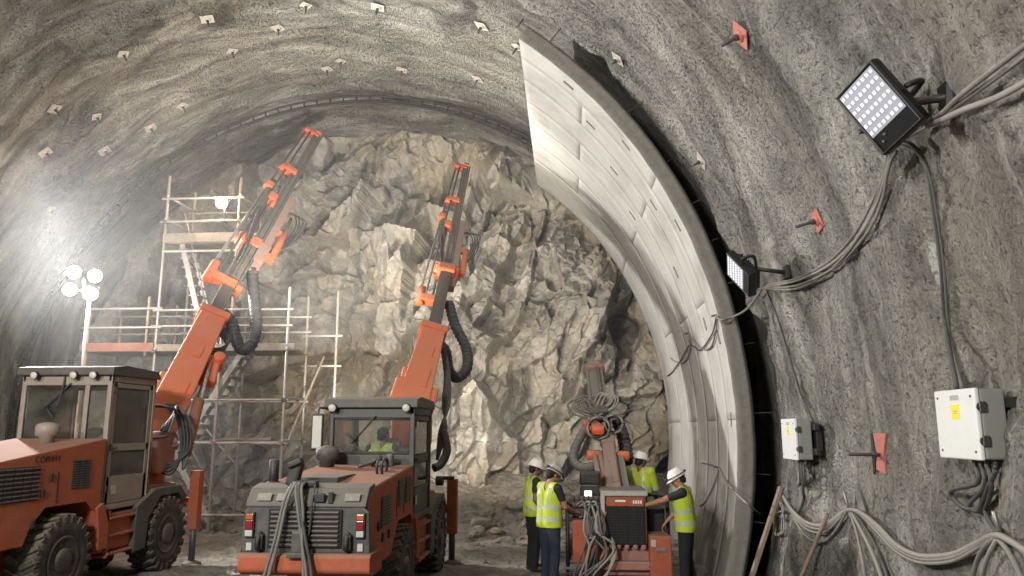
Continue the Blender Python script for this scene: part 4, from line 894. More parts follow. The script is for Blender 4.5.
for y in (YS0, YS1):
    for py, xa, xb in ((198, 'a', 'u'), (221, 'a', 'u'), (310, 'a', 'c'), (326, 'a', 'c'), (400, 'a', 'c'), (443, 'a', 'c'), (515, 'a', 'c'), (308, 'l', 'a'), (327, 'l', 'a')):
        if py in (515,) and y == YS1: continue
        z = sz_(py); member('ledger', (PX[xa] - .12, y - .035, z), (PX[xb] + .12, y - .035, z), .025)
for xk in ('a', 'b', 'c'):
    for py in (400, 443, 351): member('transom', (PX[xk] + .035, YS0 - .1, sz_(py) + .05), (PX[xk] + .035, YS1 + .1, sz_(py) + .05), .025)
for py in (198, 221): member('transom', (PX['a'] + .035, YS0 - .1, sz_(py) + .05), (PX['a'] + .035, YS1 + .1, sz_(py) + .05), .025); member('transom', (PX['u'] + .035, YS0 - .1, sz_(py) + .05), (PX['u'] + .035, YS1 + .1, sz_(py) + .05), .025)
member('brace', (PX['c'] - .06, YS0 + .05, sz_(462)), (PX['c'] + .45, YS1, sz_(352)), .025)
member('brace', (PX['a'] + .4, YS1 + .05, sz_(415)), (PX['b'], YS1 + .05, sz_(470)), .025)
member('brace', (PX['a'] + .1, YS1 + .06, sz_(352)), (PX['b'], YS1 + .06, sz_(242)), .022)
member('standard', (PX['c'] + .75, YS1, gz_at(PX['c'] + .75, YS1)), (PX['c'] + .75, YS1, sz_(282)), .03); member('ledger', (PX['c'] - .1, YS1, sz_(330)), (PX['c'] + .9, YS1, sz_(330)), .025); member('ledger', (PX['c'] - .1, YS1, sz_(362)), (PX['c'] + .9, YS1, sz_(362)), .025)
def deck(xa, xb, z, name='deck_board', mat='deckwood'):
    for k in range(5):
        y = YS0 + .06 + k * .245; MB().lohi((xa + .02 * (k % 2), y, z), (xb - .03 * (k % 3), y + .225, z + .05), .008).build(name, mat, sc)
deck(PX['a'], PX['c'] + .2, ZM); deck(PX['l'] - .1, PX['a'] - .02, ZM, mat='deckwood'); deck(PX['a'] - .05, PX['u'] + .05, ZU)
MB().lohi((PX['l'] - .12, YS0 - .06, ZM), (PX['a'] - .02, YS0 - .03, ZM + .20), .006).build('toe_board', 'redboard', sc)
MB().lohi((PX['a'], YS0 - .06, ZM), (PX['c'] + .2, YS0 - .03, ZM + .16), .006).build('toe_board', 'deckwood', sc)
MB().lohi((PX['a'] - .02, YS0 - .06, ZU), (PX['u'], YS0 - .03, ZU + .22), .006).build('toe_board', 'deckwood', sc)
MB().lohi((PX['a'] - .02, YS0 - .04, ZU - .24), (PX['u'], YS0 + .0, ZU - .19), .006).build('ledger_beam', 'tube', sc)
MB().lohi((PX['b'] + .1, YS0 + .1, sz_(443) + .06), (PX['c'] - .3, YS0 + .34, sz_(443) + .11), .008).build('deck_board', 'deckwood', sc)
def stair(p0, p1, y, n):
    """a flight: two stringers and treads"""
    a, e = V((p0[0], y, p0[1])), V((p1[0], y, p1[1])); w = V((0, .55, 0)); u = (e - a).normalized(); up = V((-u.z, 0, u.x)); up = up if up.z > 0 else -up
    b = MB()
    ang = math.atan2(u.z, u.x)
    for o in (V(), w): b.box((a + e) / 2 + o, ((e - a).length, .035, .13), M.Rotation(-ang, 3, 'Y'), .006)
    for k in range(n): b.box(a + (e - a) * ((k + .5) / n) + w / 2, (.24, .55, .03), None, .005)
    b.tube([a + V((0, 0, .75)), e + V((0, 0, .75))], .02, 6, 1)
    return b.build('stair_flight', 'tube', sc)
stair((sx_(172), ZU), (sx_(204), ZM + .1), YS0 + .15, 11)
stair((sx_(241), ZM), (sx_(190), sz_(440)), YS0 + .15, 9)
stair((sx_(176), sz_(447)), (sx_(219), sz_(522)), YS0 + .15, 8)
for x, py in ((PX['b'], 443), (PX['a'], 351), (PX['c'], 400), (PX['a'], 221), (PX['c'], 443)):
    b = MB(); z = sz_(py); b.box((x, YS0 - .02, z), (.10, .13, .10), None, .02); b.cyl((x - .05, YS0 - .06, z + .06), (x + .06, YS0 - .06, z + .06), .018); b.build('coupler', 'pink' if py == 443 else 'dsteel', sc)
# lamp clamped on the top deck rail
c = P(222, 203, 16.85)
wl = thing('scaffold_lamp', c, 'glowing round work lamp on the upper scaffold rail', 'work lamp')
b = MB(); b.lathe([(.09, .10), (.09, .14), (.05, .18), (.03, .19)], c, (0.1, 1, .1), 20); b.cyl(c + V((.03, .10, 0)), c + V((.03, .12, -.42)), .02); b.box(c + V((.03, .13, -.44)), (.08, .12, .08), None, .01); b.build('lamp_housing', 'black', wl)
MB().sphere(c + V((0, -.02, 0)), (.135, .11, .135), 20, 12).build('lamp_bulb', 'lamp_warm', wl)
# light mast
YM = 15.4; c = P(82, 290, YM); xb = P(76, 430, YM).x
mast = thing('light_mast', (xb, YM, gz_at(xb, YM)), 'light mast with four glaring round lamps behind the left cab', 'light mast')
b = MB(); b.tube([(xb, YM, .1), (xb, YM, c.z - .05)], .035, 10, 1); b.tube([(xb, YM, .1), (xb, YM, 2.4)], .05, 10, 1); b.build('mast_pole', 'tube', mast)
b = MB(); b.tube([c + V((-.32, .05, 0)), c + V((.36, .05, 0))], .025, 8, 1); b.tube([(xb, YM, c.z - .05), (c.x, YM + .05, c.z + .1)], .03, 8, 1); b.tube([c + V((0, .05, -.2)), c + V((0, .05, .25))], .025, 8, 1); b.build('lamp_bracket', 'dsteel', mast)
b = MB()
for k in range(3):
    a = k * 2.094 + .4; b.tube([(xb, YM, .9), (xb + .7 * math.cos(a), YM + .7 * math.sin(a), gz_at(xb, YM) + .02)], .022, 8, 1)
b.build('tripod_base', 'tube', mast)
for px, py in ((74, 272), (95, 276), (70, 289.5), (91, 294)):
    p = P(px, py, YM); b = MB(); d = V((.35, -.9, -.2)).normalized()
    b.lathe([(.05, -.24), (.07, -.20), (.09, -.13), (.10, -.10)], p, d, 22); hd = b.build('lamp_head', 'black', mast)
    MB().sphere(p + d * .01, .135, 20, 12).build('lamp_bulb', 'lamp_cool', hd)
# ------------------------------------------------------------------ people
def capsule(b, p, r, q, s, seg=14):
    p, q = V(p), V(q); d = q - p; L = d.length
    if L < 1e-6: b.sphere(p, r); return
    prof = [(max(1e-4, r * math.cos(a)), r * math.sin(a)) for a in np.linspace(-PI / 2 + .02, 0, 5)]
    prof += [(max(1e-4, s * math.cos(a)), L + s * math.sin(a)) for a in np.linspace(0, PI / 2 - .02, 5)]
    b.lathe(prof, p, d, seg)
def remeshed(b, voxel, smooth=2):
    me = bpy.data.meshes.new('tmp'); bmesh.ops.recalc_face_normals(b.b, faces=b.b.faces); b.b.to_mesh(me); b.b.free()
    o = bpy.data.objects.new('tmp', me); COL.objects.link(o)
    r = o.modifiers.new('r', 'REMESH'); r.mode = 'VOXEL'; r.voxel_size = voxel
    if smooth: s_ = o.modifiers.new('s', 'SMOOTH'); s_.iterations = smooth; s_.factor = .5
    dg = bpy.context.evaluated_depsgraph_get(); out = bpy.data.meshes.new_from_object(o.evaluated_get(dg)); bpy.data.objects.remove(o); bpy.data.meshes.remove(me)
    return out
def seg_dist(c, p, q):
    p, q = np.array(p), np.array(q); d = q - p; t = np.clip(((c - p) @ d) / max(d @ d, 1e-9), 0, 1); return np.linalg.norm(c - (p + t[:, None] * d), axis=1)
def person(loc, yaw, label, J, skin='skin', pants='trousers', helmet='helmet', vest=True, sleeves=False, scale=1.0, muffs=True, group=None, seated_=False):
    """J: joints in a frame that faces +y; one skin, clothes and helmet as children"""
    R = M.Rotation(yaw, 4, 'Z') @ M.Scale(scale, 4)
    root = None
    j = dict(pelvis=(0, 0, .93), chest=(0, .02, 1.32), neck=(0, .02, 1.47), head=(0, .05, 1.60), look=(0, .25, -.10),
             shL=(-.205, 0, 1.42), elL=(-.27, 0, 1.13), wrL=(-.28, .05, .88), shR=(.205, 0, 1.42), elR=(.27, 0, 1.13), wrR=(.28, .05, .88),
             hipL=(-.09, 0, .90), knL=(-.10, .02, .50), anL=(-.11, -.02, .09), hipR=(.09, 0, .90), knR=(.10, .02, .50), anR=(.11, -.02, .09), toeL=(-.03, .19), toeR=(.03, .19), palmL=(0, .6, -.8), palmR=(0, .6, -.8))
    j.update(J); g = {k: V(v) if len(v) == 3 else v for k, v in j.items()}
    b = MB(); segs = []                                       # (p, q, kind)
    def cap(p, r, q, s_, kind): capsule(b, p, r, q, s_); segs.append((tuple(p), tuple(q), (r + s_) / 2, kind))
    ax = (g['shR'] - g['shL']).normalized(); hx = (g['hipR'] - g['hipL']).normalized()
    for s_ in (-1, 1):
        cap(g['pelvis'] + hx * .072 * s_, .118, g['pelvis'] + (g['chest'] - g['pelvis']) * .45 + ax * .068 * s_, .118, 'torso')
        cap(g['pelvis'] + (g['chest'] - g['pelvis']) * .4 + ax * .068 * s_, .118, g['chest'] + ax * .088 * s_, .122, 'torso')
        cap(g['chest'] + ax * .075 * s_, .115, g['neck'] + ax * .07 * s_ - V((0, 0, .075)), .075, 'torso')
    up = (g['head'] - g['neck']).normalized()
    cap(g['neck'] - up * .06, .058, g['head'] - up * .02, .052, 'skin')
    for a, s_ in (('L', -1), ('R', 1)):
        cap(g['neck'] + ax * .05 * s_ - V((0, 0, .035)), .055, g['sh' + a], .064, 'torso')
        cap(g['sh' + a], .062, g['el' + a] * .55 + g['sh' + a] * .45, .054, 'sleeve'); cap(g['el' + a] * .55 + g['sh' + a] * .45, .050, g['el' + a], .042, 'sleeve' if sleeves else 'skin')
        cap(g['el' + a], .043, g['wr' + a], .029, 'sleeve' if sleeves else 'skin')
        cap(g['hip' + a], .108, g['kn' + a], .080, 'pants'); cap(g['kn' + a], .078, g['an' + a], .066, 'pants')
        f = V((j['toe' + a][0], j['toe' + a][1], 0)); an = g['an' + a]
        cap(an + V((0, 0, .02)), .056, an + V((0, 0, -.035)) - f * .15, .046, 'boot'); cap(an + V((0, 0, -.04)), .048, an + f - V((0, 0, .05)), .040, 'boot')
        # hand: palm, four curled fingers, thumb from the side
        w = g['wr' + a]; d = V(j['palm' + a]).normalized(); fa = (w - g['el' + a]).normalized(); side = d.cross(Z_); side = (side if side.length > .2 else X_.copy()).normalized()
        pn = side.cross(d).normalized(); pc = w + fa * .02 + d * .055
        for k in (-1, 0, 1): cap(w + side * .012 * k, .024, pc + side * .024 * k + d * .02, .018, 'skin')
        for k, L in enumerate((.068, .078, .074, .058)):
            r0 = pc + d * .035 + side * (.034 - .0225 * k); r1 = r0 + d * L * .5 - pn * .010; r2 = r1 + d * L * .28 - pn * .022; r3 = r2 + d * L * .10 - pn * .024
            cap(r0, .0098, r1, .0092, 'skin'); cap(r1, .0092, r2, .0085, 'skin'); cap(r2, .0085, r3, .0078, 'skin')
        t0 = w + d * .028 + side * .03; t1 = t0 + side * .030 + d * .022; cap(t0, .014, t1, .011, 'skin'); cap(t1, .011, t1 + d * .032 + side * .004 - pn * .01, .0095, 'skin')
    # head
    lk = g['look'].normalized(); rt = lk.cross(Z_).normalized(); hu = rt.cross(lk).normalized(); h = g['head']
    Rh = M((rt, lk, hu)).transposed()
    def hp(x, y, z): return h + rt * x + lk * y + hu * z
    def blob(x, y, z, r): b.sphere(hp(x, y, z), r, 14, 10, Rh); segs.append((tuple(hp(x, y, z)), tuple(hp(x, y, z + .001)), min(r), 'skin'))
    blob(0, -.012, .045, (.076, .098, .090)); blob(0, .025, -.025, (.060, .066, .075)); blob(0, .055, -.070, (.036, .034, .028)); blob(0, .085, .015, (.052, .016, .014))
    blob(0, .100, -.012, (.013, .018, .026)); blob(0, .106, -.026, (.018, .014, .012)); blob(0, .086, -.055, (.025, .014, .007)); blob(0, .084, -.066, (.022, .013, .008))
    for s_ in (-1, 1): blob(.078 * s_, -.008, .0, (.012, .022, .032)); blob(.042 * s_, .062, -.020, (.022, .02, .02))
    b.b.transform(R); me = remeshed(b, .0078 * scale, 2)
    n = len(me.polygons); c = np.empty(n * 3); me.polygons.foreach_get('center', c); c = c.reshape(-1, 3); iv = np.array(R.inverted())[:3, :3]; c0 = c @ iv.T
    D = np.stack([seg_dist(c0, s_[0], s_[1]) - s_[2] for s_ in segs], 1); kinds = np.array([s_[3] for s_ in segs]); near = kinds[D.argmin(1)]
    zb = g['pelvis'].z + .02
    near = np.where((near == 'torso') & (c0[:, 2] < zb), 'pants', near)
    names = ['skin', 'torso', 'sleeve', 'pants', 'boot']; idx = np.select([near == k for k in names], range(5), 1)
    me.polygons.foreach_set('material_index', idx.astype(np.int32)); me.polygons.foreach_set('use_smooth', np.ones(n, bool))
    body = link('person', me, [skin, 'shirt', 'hivis' if sleeves else 'shirt', pants, 'boot']); body.location = loc
    tag(body, label, 'person', group); Mw = R
    def child(bb, name, mats):
        bb.b.transform(Mw); m_ = bpy.data.meshes.new(name); bmesh.ops.recalc_face_normals(bb.b, faces=bb.b.faces); bb.b.to_mesh(m_); bb.b.free(); return link(name, m_, mats, body)
    if vest:
        vz0 = g['pelvis'].z - .06; keep = ((near == 'torso') | ((near == 'pants') & (c0[:, 2] > vz0) & (D[:, [i for i, s_ in enumerate(segs) if s_[3] == 'torso']].min(1) < .05)))
        keep &= c0[:, 2] > vz0
        for a, s_ in (('L', -1), ('R', 1)):                       # arm holes
            sh = np.array(g['sh' + a] + ax * .045 * s_ ); keep &= np.linalg.norm(c0 - sh, axis=1) > (.088 if not sleeves else .0)
        keep &= np.linalg.norm(c0 - np.array(g['neck'] + V((0, .05, .02))), axis=1) > .075
        if sleeves: keep |= (near == 'sleeve')
        bm = bmesh.new(); bm.from_mesh(me); bm.faces.ensure_lookup_table()
        bmesh.ops.delete(bm, geom=[bm.faces[i] for i in np.nonzero(~keep)[0]], context='FACES'); bm.normal_update()
        for _ in range(3): bmesh.ops.smooth_vert(bm, verts=bm.verts, factor=.5, use_axis_x=True, use_axis_y=True, use_axis_z=True)
        for v in bm.verts:
            l = M(iv.tolist()) @ v.co
            fl = .018 + .012 * max(0, min(1, (g['chest'].z - l.z) / .35)) + .006 * mnoise.noise(l * 9)
            v.co += v.normal * fl * scale
        cz = g['chest'].z
        for f in bm.faces:
            l = M(iv.tolist()) @ f.calc_center_median(); t_ = l - g['pelvis']; hgt = t_.dot((g['neck'] - g['pelvis']).normalized())
            f.material_index = 1 if (.03 < hgt < .085 or .19 < hgt < .245 or (hgt > .245 and .085 < abs(t_.dot(ax)) < .125)) else 0
        r_ = bmesh.ops.solidify(bm, geom=bm.faces[:], thickness=.008 * scale)
        vm = bpy.data.meshes.new('vest'); bm.to_mesh(vm); bm.free(); vm.polygons.foreach_set('use_smooth', np.ones(len(vm.polygons), bool))
        link('hi_vis_jacket' if sleeves else 'hi_vis_vest', vm, ['hivis', 'reflect'], body)
    e = MB()
    for s_ in (-1, 1): e.sphere(hp(.031 * s_, .083, -.006), .011, 10, 8)
    child(e, 'eyes', 'eye')
    e = MB(); e.sphere(hp(0, -.030, .035), (.082, .094, .084), 18, 12, Rh); e.sphere(hp(0, -.062, -.02), (.066, .055, .06), 14, 10, Rh); child(e, 'hair', 'hair')
    if helmet:
        e = MB(); q = hp(0, -.005, .055); seg_ = 28; vs = []; fs = []
        for i, (rr, hh) in enumerate(((.128, 0), (.124, .012), (.118, .035), (.108, .065), (.085, .096), (.05, .113), (.001, .118))):
            for k in range(seg_):
                a = 2 * PI * k / seg_; vs.append(q + rt * rr * .90 * math.cos(a) + lk * rr * 1.10 * math.sin(a) + hu * hh)
        for i in range(6):
            for k in range(seg_): fs.append((i * seg_ + k, i * seg_ + (k + 1) % seg_, (i + 1) * seg_ + (k + 1) % seg_, (i + 1) * seg_ + k))
        e.raw(vs, fs, True); vs = []; fs = []
        for k in range(seg_):
            a = 2 * PI * k / seg_; ext = .004 + .040 * max(0, math.sin(a)) ** 2
            for rr, hh in ((.122, .004), (.122 + ext, -.012 - .01 * max(0, math.sin(a))), (.120 + ext, -.018 - .01 * max(0, math.sin(a))), (.118, -.006)):
                vs.append(q + rt * rr * .90 * math.cos(a) + lk * rr * 1.08 * math.sin(a) + hu * hh)
        for k in range(seg_):
            for i in range(4): fs.append((k * 4 + i, k * 4 + (i + 1) % 4, ((k + 1) % seg_) * 4 + (i + 1) % 4, ((k + 1) % seg_) * 4 + i))
        e.raw(vs, fs, True)
        e.box(q + hu * .108, (.03, .16, .02), Rh, .008)
        hm = child(e, 'hard_hat', helmet)
        if muffs:
            e = MB(); e.tube([q + rt * .115 * math.cos(a) + lk * .142 * math.sin(a) + hu * .016 for a in np.linspace(0, 2 * PI, 25)], .009, 6, 1)
            e.box(q + lk * .145 + hu * .025, (.05, .035, .04), Rh, .01); e.cyl(q + lk * .15 + hu * .025, q + lk * .185 + hu * .02, .02); e.box(q - lk * .145 + hu * .02, (.05, .04, .035), Rh, .01)
            m_ = child(e, 'head_lamp', 'black')
    return body
def on_ground(px, d): p = P(px, 500, d); return V((p.x, d, gz_at(p.x, d)))
# facing: yaw 0 looks down the tunnel (+y); negative turns to picture-right
person(on_ground(549, 11.55), math.radians(-48), 'worker in yellow vest, grey hard hat and navy trousers, reaching right to red drill controls',
       dict(elR=(.24, .10, 1.16), wrR=(.16, .34, 1.08), palmR=(-.1, .9, -.3), elL=(-.25, .10, 1.15), wrL=(-.12, .36, 1.10), palmL=(.1, .9, -.3), look=(.02, .25, -.16), head=(0, .08, 1.585),
            knL=(-.11, .03, .5), anL=(-.13, .03, .09), anR=(.13, -.05, .09)), helmet='helmet_grey', skin='skin')
person(on_ground(533, 12.9), math.radians(-70), 'worker in dark shirt and open vest standing behind the reaching worker, white hard hat',
       dict(elR=(.25, -.04, 1.14), wrR=(.22, .12, .90), elL=(-.25, -.02, 1.14), wrL=(-.22, .12, .92), look=(0, .25, -.08)), skin='skin2', pants='trousers_dark', muffs=False)
person(on_ground(685, 11.62), math.radians(72), 'worker in yellow vest and black trousers beside the lining, arm stretched left onto the drill',
       dict(elL=(-.20, .30, 1.30), wrL=(-.17, .56, 1.22), palmL=(0, 1, -.15), elR=(.24, .12, 1.16), wrR=(.18, .30, .98), look=(-.06, .25, -.14), head=(0, .09, 1.58), neck=(0, .03, 1.47), chest=(0, .03, 1.32),
            anL=(-.12, .02, .09), anR=(.12, -.06, .09)), pants='trousers_dark', skin='skin')
w3 = P(638, 460, 13.1)
person(V((w3.x, 13.1, .16)), math.radians(-25), 'worker in full yellow jacket with white hard hat behind the red drill radiator',
       dict(elR=(.24, .12, 1.16), wrR=(.16, .34, 1.08), elL=(-.26, .10, 1.17), wrL=(-.16, .34, 1.06), look=(.10, .25, -.06), chest=(0, .05, 1.31), neck=(0, .09, 1.45), head=(0, .13, 1.57)), sleeves=True, pants='trousers_dark', skin='skin2', muffs=False)
# step the man behind the rig stands on
b = MB(); b.lohi((w3.x - .35, 12.85, .10), (w3.x + .35, 13.45, .15), .01)
for x in (w3.x - .33, w3.x + .29): b.lohi((x, 12.87, -.06), (x + .04, 13.43, .10), .005)
b.build('foot_plate', 'dsteel', rig3)
# driver of the middle rig
opx = -2.66
person(V((opx, 10.62 + .42, .55)), 0, 'operator in yellow vest sitting inside the middle rig cab, back to the rear window',
       dict(pelvis=(0, -.06, .98), chest=(0, -.02, 1.36), neck=(0, .0, 1.50), head=(0, .03, 1.63), look=(.12, .25, -.04), shL=(-.18, -.03, 1.45), shR=(.18, -.03, 1.45),
            hipL=(-.10, -.02, .98), hipR=(.10, -.02, .98), knL=(-.13, .40, 1.02), knR=(.13, .40, 1.02), anL=(-.13, .46, .62), anR=(.13, .46, .62), elL=(-.24, .12, 1.24), wrL=(-.14, .36, 1.26), elR=(.24, .12, 1.24), wrR=(.16, .36, 1.24), palmL=(.2, .9, 0), palmR=(-.2, .9, 0)),
       helmet=None, skin='skin2', pants='trousers_dark')
# ------------------------------------------------------------------ gear on the right-hand wall
def inward(p): return V((XC - p.x, 0, ZC - p.z)).normalized()
def fit_rect(corners, d0, iters=400):
    """a true rectangle in space whose corners meet the four surveyed sight lines; d0 = distance of its centre"""
    t = np.array([list(c) for c in corners], float)
    def proj(p):
        q = CR.transposed() @ (V(p) - V((0, 0, EYE))); return np.array([512 + F * q.x / -q.z, 288 - F * q.y / -q.z])
    c0 = P(t[:, 0].mean(), t[:, 1].mean(), d0)
    return c0, t, proj
def flood(name, corners, d, nrm, w, h, label, roll, grp=None):
    c, t, proj = fit_rect(corners, d); n = V(nrm).normalized()
    # in-plane axis: the one whose picture direction follows the long surveyed edge
    e = P(corners[1][0], corners[1][1], d) - P(corners[0][0], corners[0][1], d)
    u = V((corners[1][0] - corners[0][0], corners[1][1] - corners[0][1]))
    best = None
    a0 = n.orthogonal().normalized(); a1 = n.cross(a0)
    for k in range(720):
        a = 2 * PI * k / 720; x = a0 * math.cos(a) + a1 * math.sin(a)
        q = proj(c + x * .2) - proj(c - x * .2); s_ = (q[0] * u.x + q[1] * u.y) / (np.hypot(*q) * u.length)
        if best is None or s_ > best[0]: best = (s_, x)
    x = best[1]; y = n.cross(x)                               # x: long edge, y: short edge, n: out of the lens
    m = M(((x.x, y.x, n.x, c.x), (x.y, y.y, n.y, c.y), (x.z, y.z, n.z, c.z), (0, 0, 0, 1)))
    root = thing(name, c, label, 'floodlight', grp)
    b = MB(); b.box((0, 0, -.05), (w, h, .10), None, .03, 3, m); b.box((0, 0, -.115), (w * .82, h * .8, .05), None, .03, 2, m)
    for k in range(9): b.box((-w * .36 + k * w * .09, 0, -.15), (.012, h * .72, .05), None, .003, 1, m)
    hs = b.build('lamp_housing', 'black_gloss', root)
    b = MB(); b.tube([m @ V(p) for p in ((-w * .47, -h * .45, .004), (w * .47, -h * .45, .004), (w * .47, h * .45, .004), (-w * .47, h * .45, .004), (-w * .47, -h * .45, .004))], .008, 6, 1); b.build('bezel', 'dkgrey', hs)
    xa, xb_ = -w * .44, w * .24
    MB().box(((xa + xb_) / 2, 0, .003), (xb_ - xa, h * .82, .008), None, .004, 1, m).build('led_board', 'ledpanel', hs)
    nr, nc = (6, 8)
    for r_ in range(nr):
        b = MB()
        for k in range(nc):
            b.box((xa + (xb_ - xa) * (r_ + .5) / nr, h * .82 * ((k + .5) / nc - .5), .010), ((xb_ - xa) / nr * .42, h * .82 / nc * .55, .008), None, .003, 1, m)
        b.build('led_row', 'led', hs)
    for p in ((.30, -.2), (.36, -.3)): MB().cyl(m @ V((w * p[0], h * p[1], .0)), m @ V((w * p[0], h * p[1], .006)), .012, seg=10).build('sensor_dot', 'dsteel', hs)
    return root, m, hs
# big lamp
F1 = [(869, 58), (924, 121), (883, 155), (832, 99)]
f1, fm, fh = flood('floodlight', F1, wall_hit(885, 105).y - .55, (-.80, -.50, -.36), .60, .42, 'large black floodlight with lit white panel high on the right wall', 0)
wp = wall_hit(952, 96); b = MB(); n = inward(wp)
b.box(wp + n * .02, (.06, .20, .22), None, .01); pA = fm @ V((.02, .24, -.05)); pB = fm @ V((.02, -.24, -.05)); pm = fm @ V((.02, 0, -.30))
b.tube([pA, fm @ V((.02, .25, -.24)), pm, fm @ V((.02, -.25, -.24)), pB], .022, 8, 3); b.tube([pm, wp + n * .03], .03, 8, 1); b.build('wall_bracket', 'black', f1)
# small lamp
F2 = [(728, 253), (759, 285), (748, 293), (716, 267)]
f2, fm2, fh2 = flood('floodlight', F2, wall_hit(765, 272).y - .62, (-.95, -.12, -.30), .56, .34, 'smaller floodlight by the lining gap, below the large one', 0)
wp = wall_hit(788, 272); n = inward(wp); b = MB(); b.box(wp + n * .02, (.06, .16, .16), None, .01); pm = fm2 @ V((.0, 0, -.24))
b.tube([fm2 @ V((.0, .2, -.05)), fm2 @ V((.0, .2, -.2)), pm, fm2 @ V((.0, -.2, -.2)), fm2 @ V((.0, -.2, -.05))], .02, 8, 3); b.tube([pm, wp + n * .03], .026, 8, 1); b.build('wall_bracket', 'black', f2)
# switch boxes
def cabinet(px, py, w, h, dp, label, k=1.0):
    """px, py: sight line to the box's mid depth on the wall; box lid looks at the tunnel axis"""
    p = wall_hit(px, py); n = V((-1, 0, 0)); c = p + n * (.07 + dp / 2)
    root = thing('switch_box', V((c.x, c.y, c.z - h / 2)), label, 'electrical box')
    x0, x1 = c.x - dp / 2, c.x + dp / 2; y0, y1, z0, z1 = c.y - w / 2, c.y + w / 2, c.z - h / 2, c.z + h / 2
    MB().lohi((x0 + .035, y0, z0), (x1, y1, z1), .02, 3).build('box_body', 'box_shade', root)
    lid = MB().lohi((x0, y0 - .006, z0 - .006), (x0 + .032, y1 + .006, z1 + .006), .014, 3).build('box_lid', 'plasticw', root)
    for a, e in ((y0 + .05, z1 - .05), (y0 + .05, z0 + .05), (y1 - .05, z1 - .05), (y1 - .05, z0 + .05)): MB().cyl((x0 - .004, a, e), (x0 + .01, a, e), .010, seg=10).build('lid_screw', 'dsteel', lid)
    ym = (y0 + y1) / 2 - .01
    b = MB(); b.mi = 0; b.lohi((x0 - .003, ym - .055 * k, z1 - .20 * k), (x0 + .004, ym + .055 * k, z1 - .10 * k), .002); b.mi = 1
    b.lohi((x0 - .004, ym - .03 * k, z1 - .165 * k), (x0 - .002, ym + .03 * k, z1 - .158 * k), 0); b.lohi((x0 - .004, ym - .03 * k, z1 - .150 * k), (x0 - .002, ym + .02 * k, z1 - .143 * k), 0)
    b.build('yellow_label', ['yellow', 'labelgrey'], lid)
    MB().lohi((x0 - .002, ym - .06, z1 - .07), (x0 + .004, ym + .06, z1 - .035), .001).build('white_label', 'labelgrey', lid)
    for zz in (z0 + h * .26, z0 + h * .74):
        b = MB(); b.lohi((x0 + .02, y0 - .022, zz - .035), (x0 + .065, y0 - .002, zz + .035), .006); b.tube([(x0 + .01, y0 - .018, zz - .02), (x0 + .0, y0 - .022, zz), (x0 + .01, y0 - .018, zz + .02)], .006, 6, 3); b.build('lid_catch', 'dsteel', root)
    b = MB()
    for zz in (z0 + h * .2, z1 - h * .2): b.lohi((x1 - .005, y0 - .12, zz - .035), (x1 + .05, y1 + .05, zz + .035), .006)
    b.lohi((x1 + .03, y0 - .05, z0 + .06), (x1 + .10, y1 - .05, z1 - .06), .01); b.build('mounting_frame', 'black', root)
    gl = []
    for kx in range(4):
        gy = y0 + .06 + .085 * kx; gx_ = (x0 + x1) / 2 + .02
        b = MB(); b.cyl((gx_, gy, z0 + .005), (gx_, gy, z0 - .035), .020, seg=8); b.cyl((gx_, gy, z0 - .03), (gx_, gy, z0 - .06), .014, seg=8); b.build('cable_gland', 'dsteel', root); gl.append(V((gx_, gy, z0 - .05)))
    return root, gl, (x0, y0, z0, x1, y1, z1)
cb1, G1, BX1 = cabinet(996, 424, .56, .47, .20, 'large pale grey electrical box with yellow sticker at the right edge')
cb2, G2, BX2 = cabinet(811, 439, .56, .46, .19, 'smaller pale grey electrical box on the wall right of the lining gap', .9)
# cables
def cable(name, label, pts, r, mat, off=.03, group=None, cat='cable', res=8, fixed=()):
    q = []
    for p in pts:
        if isinstance(p, V): q.append(p)
        else: q.append(wall_hit(p[0], p[1], p[2] if len(p) > 2 else off))
    o = MB().tube(q, r, 8, res).build(name, mat); seated(o); return tag(o, label, cat, group)
ga = 'cable run above the large floodlight'
cable('power_cable', 'upper strand of the cables running from the large floodlight to the right edge', [(1075, 12, .05), (1020, 58, .10), (985, 88, .14), (955, 110, .10), (936, 122, .10), (928, 128, .12)], .017, 'cable')
cable('power_cable', 'second strand of the cables running from the large floodlight to the right edge', [(1075, 22, .05), (1020, 66, .07), (985, 93, .10), (955, 113, .08), (936, 124, .08), (924, 132, .12)], .015, 'cable')
cable('power_cable', 'lowest sagging strand running from the large floodlight to the right edge', [(1075, 55, .05), (1020, 90, .09), (985, 104, .12), (958, 115, .10), (938, 123, .09), (926, 130, .12)], .021, 'cablelight')
for i, (lab, dx, dy) in enumerate((('left strand of the cable bundle hanging between the two floodlights', 0, 0), ('middle strand of the cable bundle hanging between the two floodlights', 5, 3), ('right strand of the cable bundle hanging between the two floodlights', 9, 9), ('lowest strand of the cable bundle hanging between the two floodlights', 2, 13))):
    cable('power_cable', lab, [(905 + i * 3, 146, .14), (896 + dx * .4, 170, .10), (880 + dx, 200 + dy * .3, .07), (860 + dx, 234 + dy * .5, .06), (834 + dx * .6, 261 + dy * .7, .07), (803, 277 + dy * .8, .08), (778 - i, 283 + i, .13)], .014, ('cable', 'cablelight', 'cable', 'cable')[i])
cable('power_cable', 'thick dark cable dropping from the large floodlight to the large electrical box', [(918, 138, .14), (928, 142, .12), (934, 165, .06), (940, 215, .045), (947, 270, .04), (953, 330, .05), V((BX1[0] + .12, BX1[4] - .10, BX1[5] + .02))], .019, 'cabledark')
cable('power_cable', 'thin dark cable beside the thick one above the large electrical box', [(921, 142, .13), (931, 150, .10), (936, 175, .05), (943, 222, .04), (950, 275, .04), (956, 335, .05), V((BX1[0] + .14, BX1[4] - .14, BX1[5] + .02))], .012, 'hosegrey')
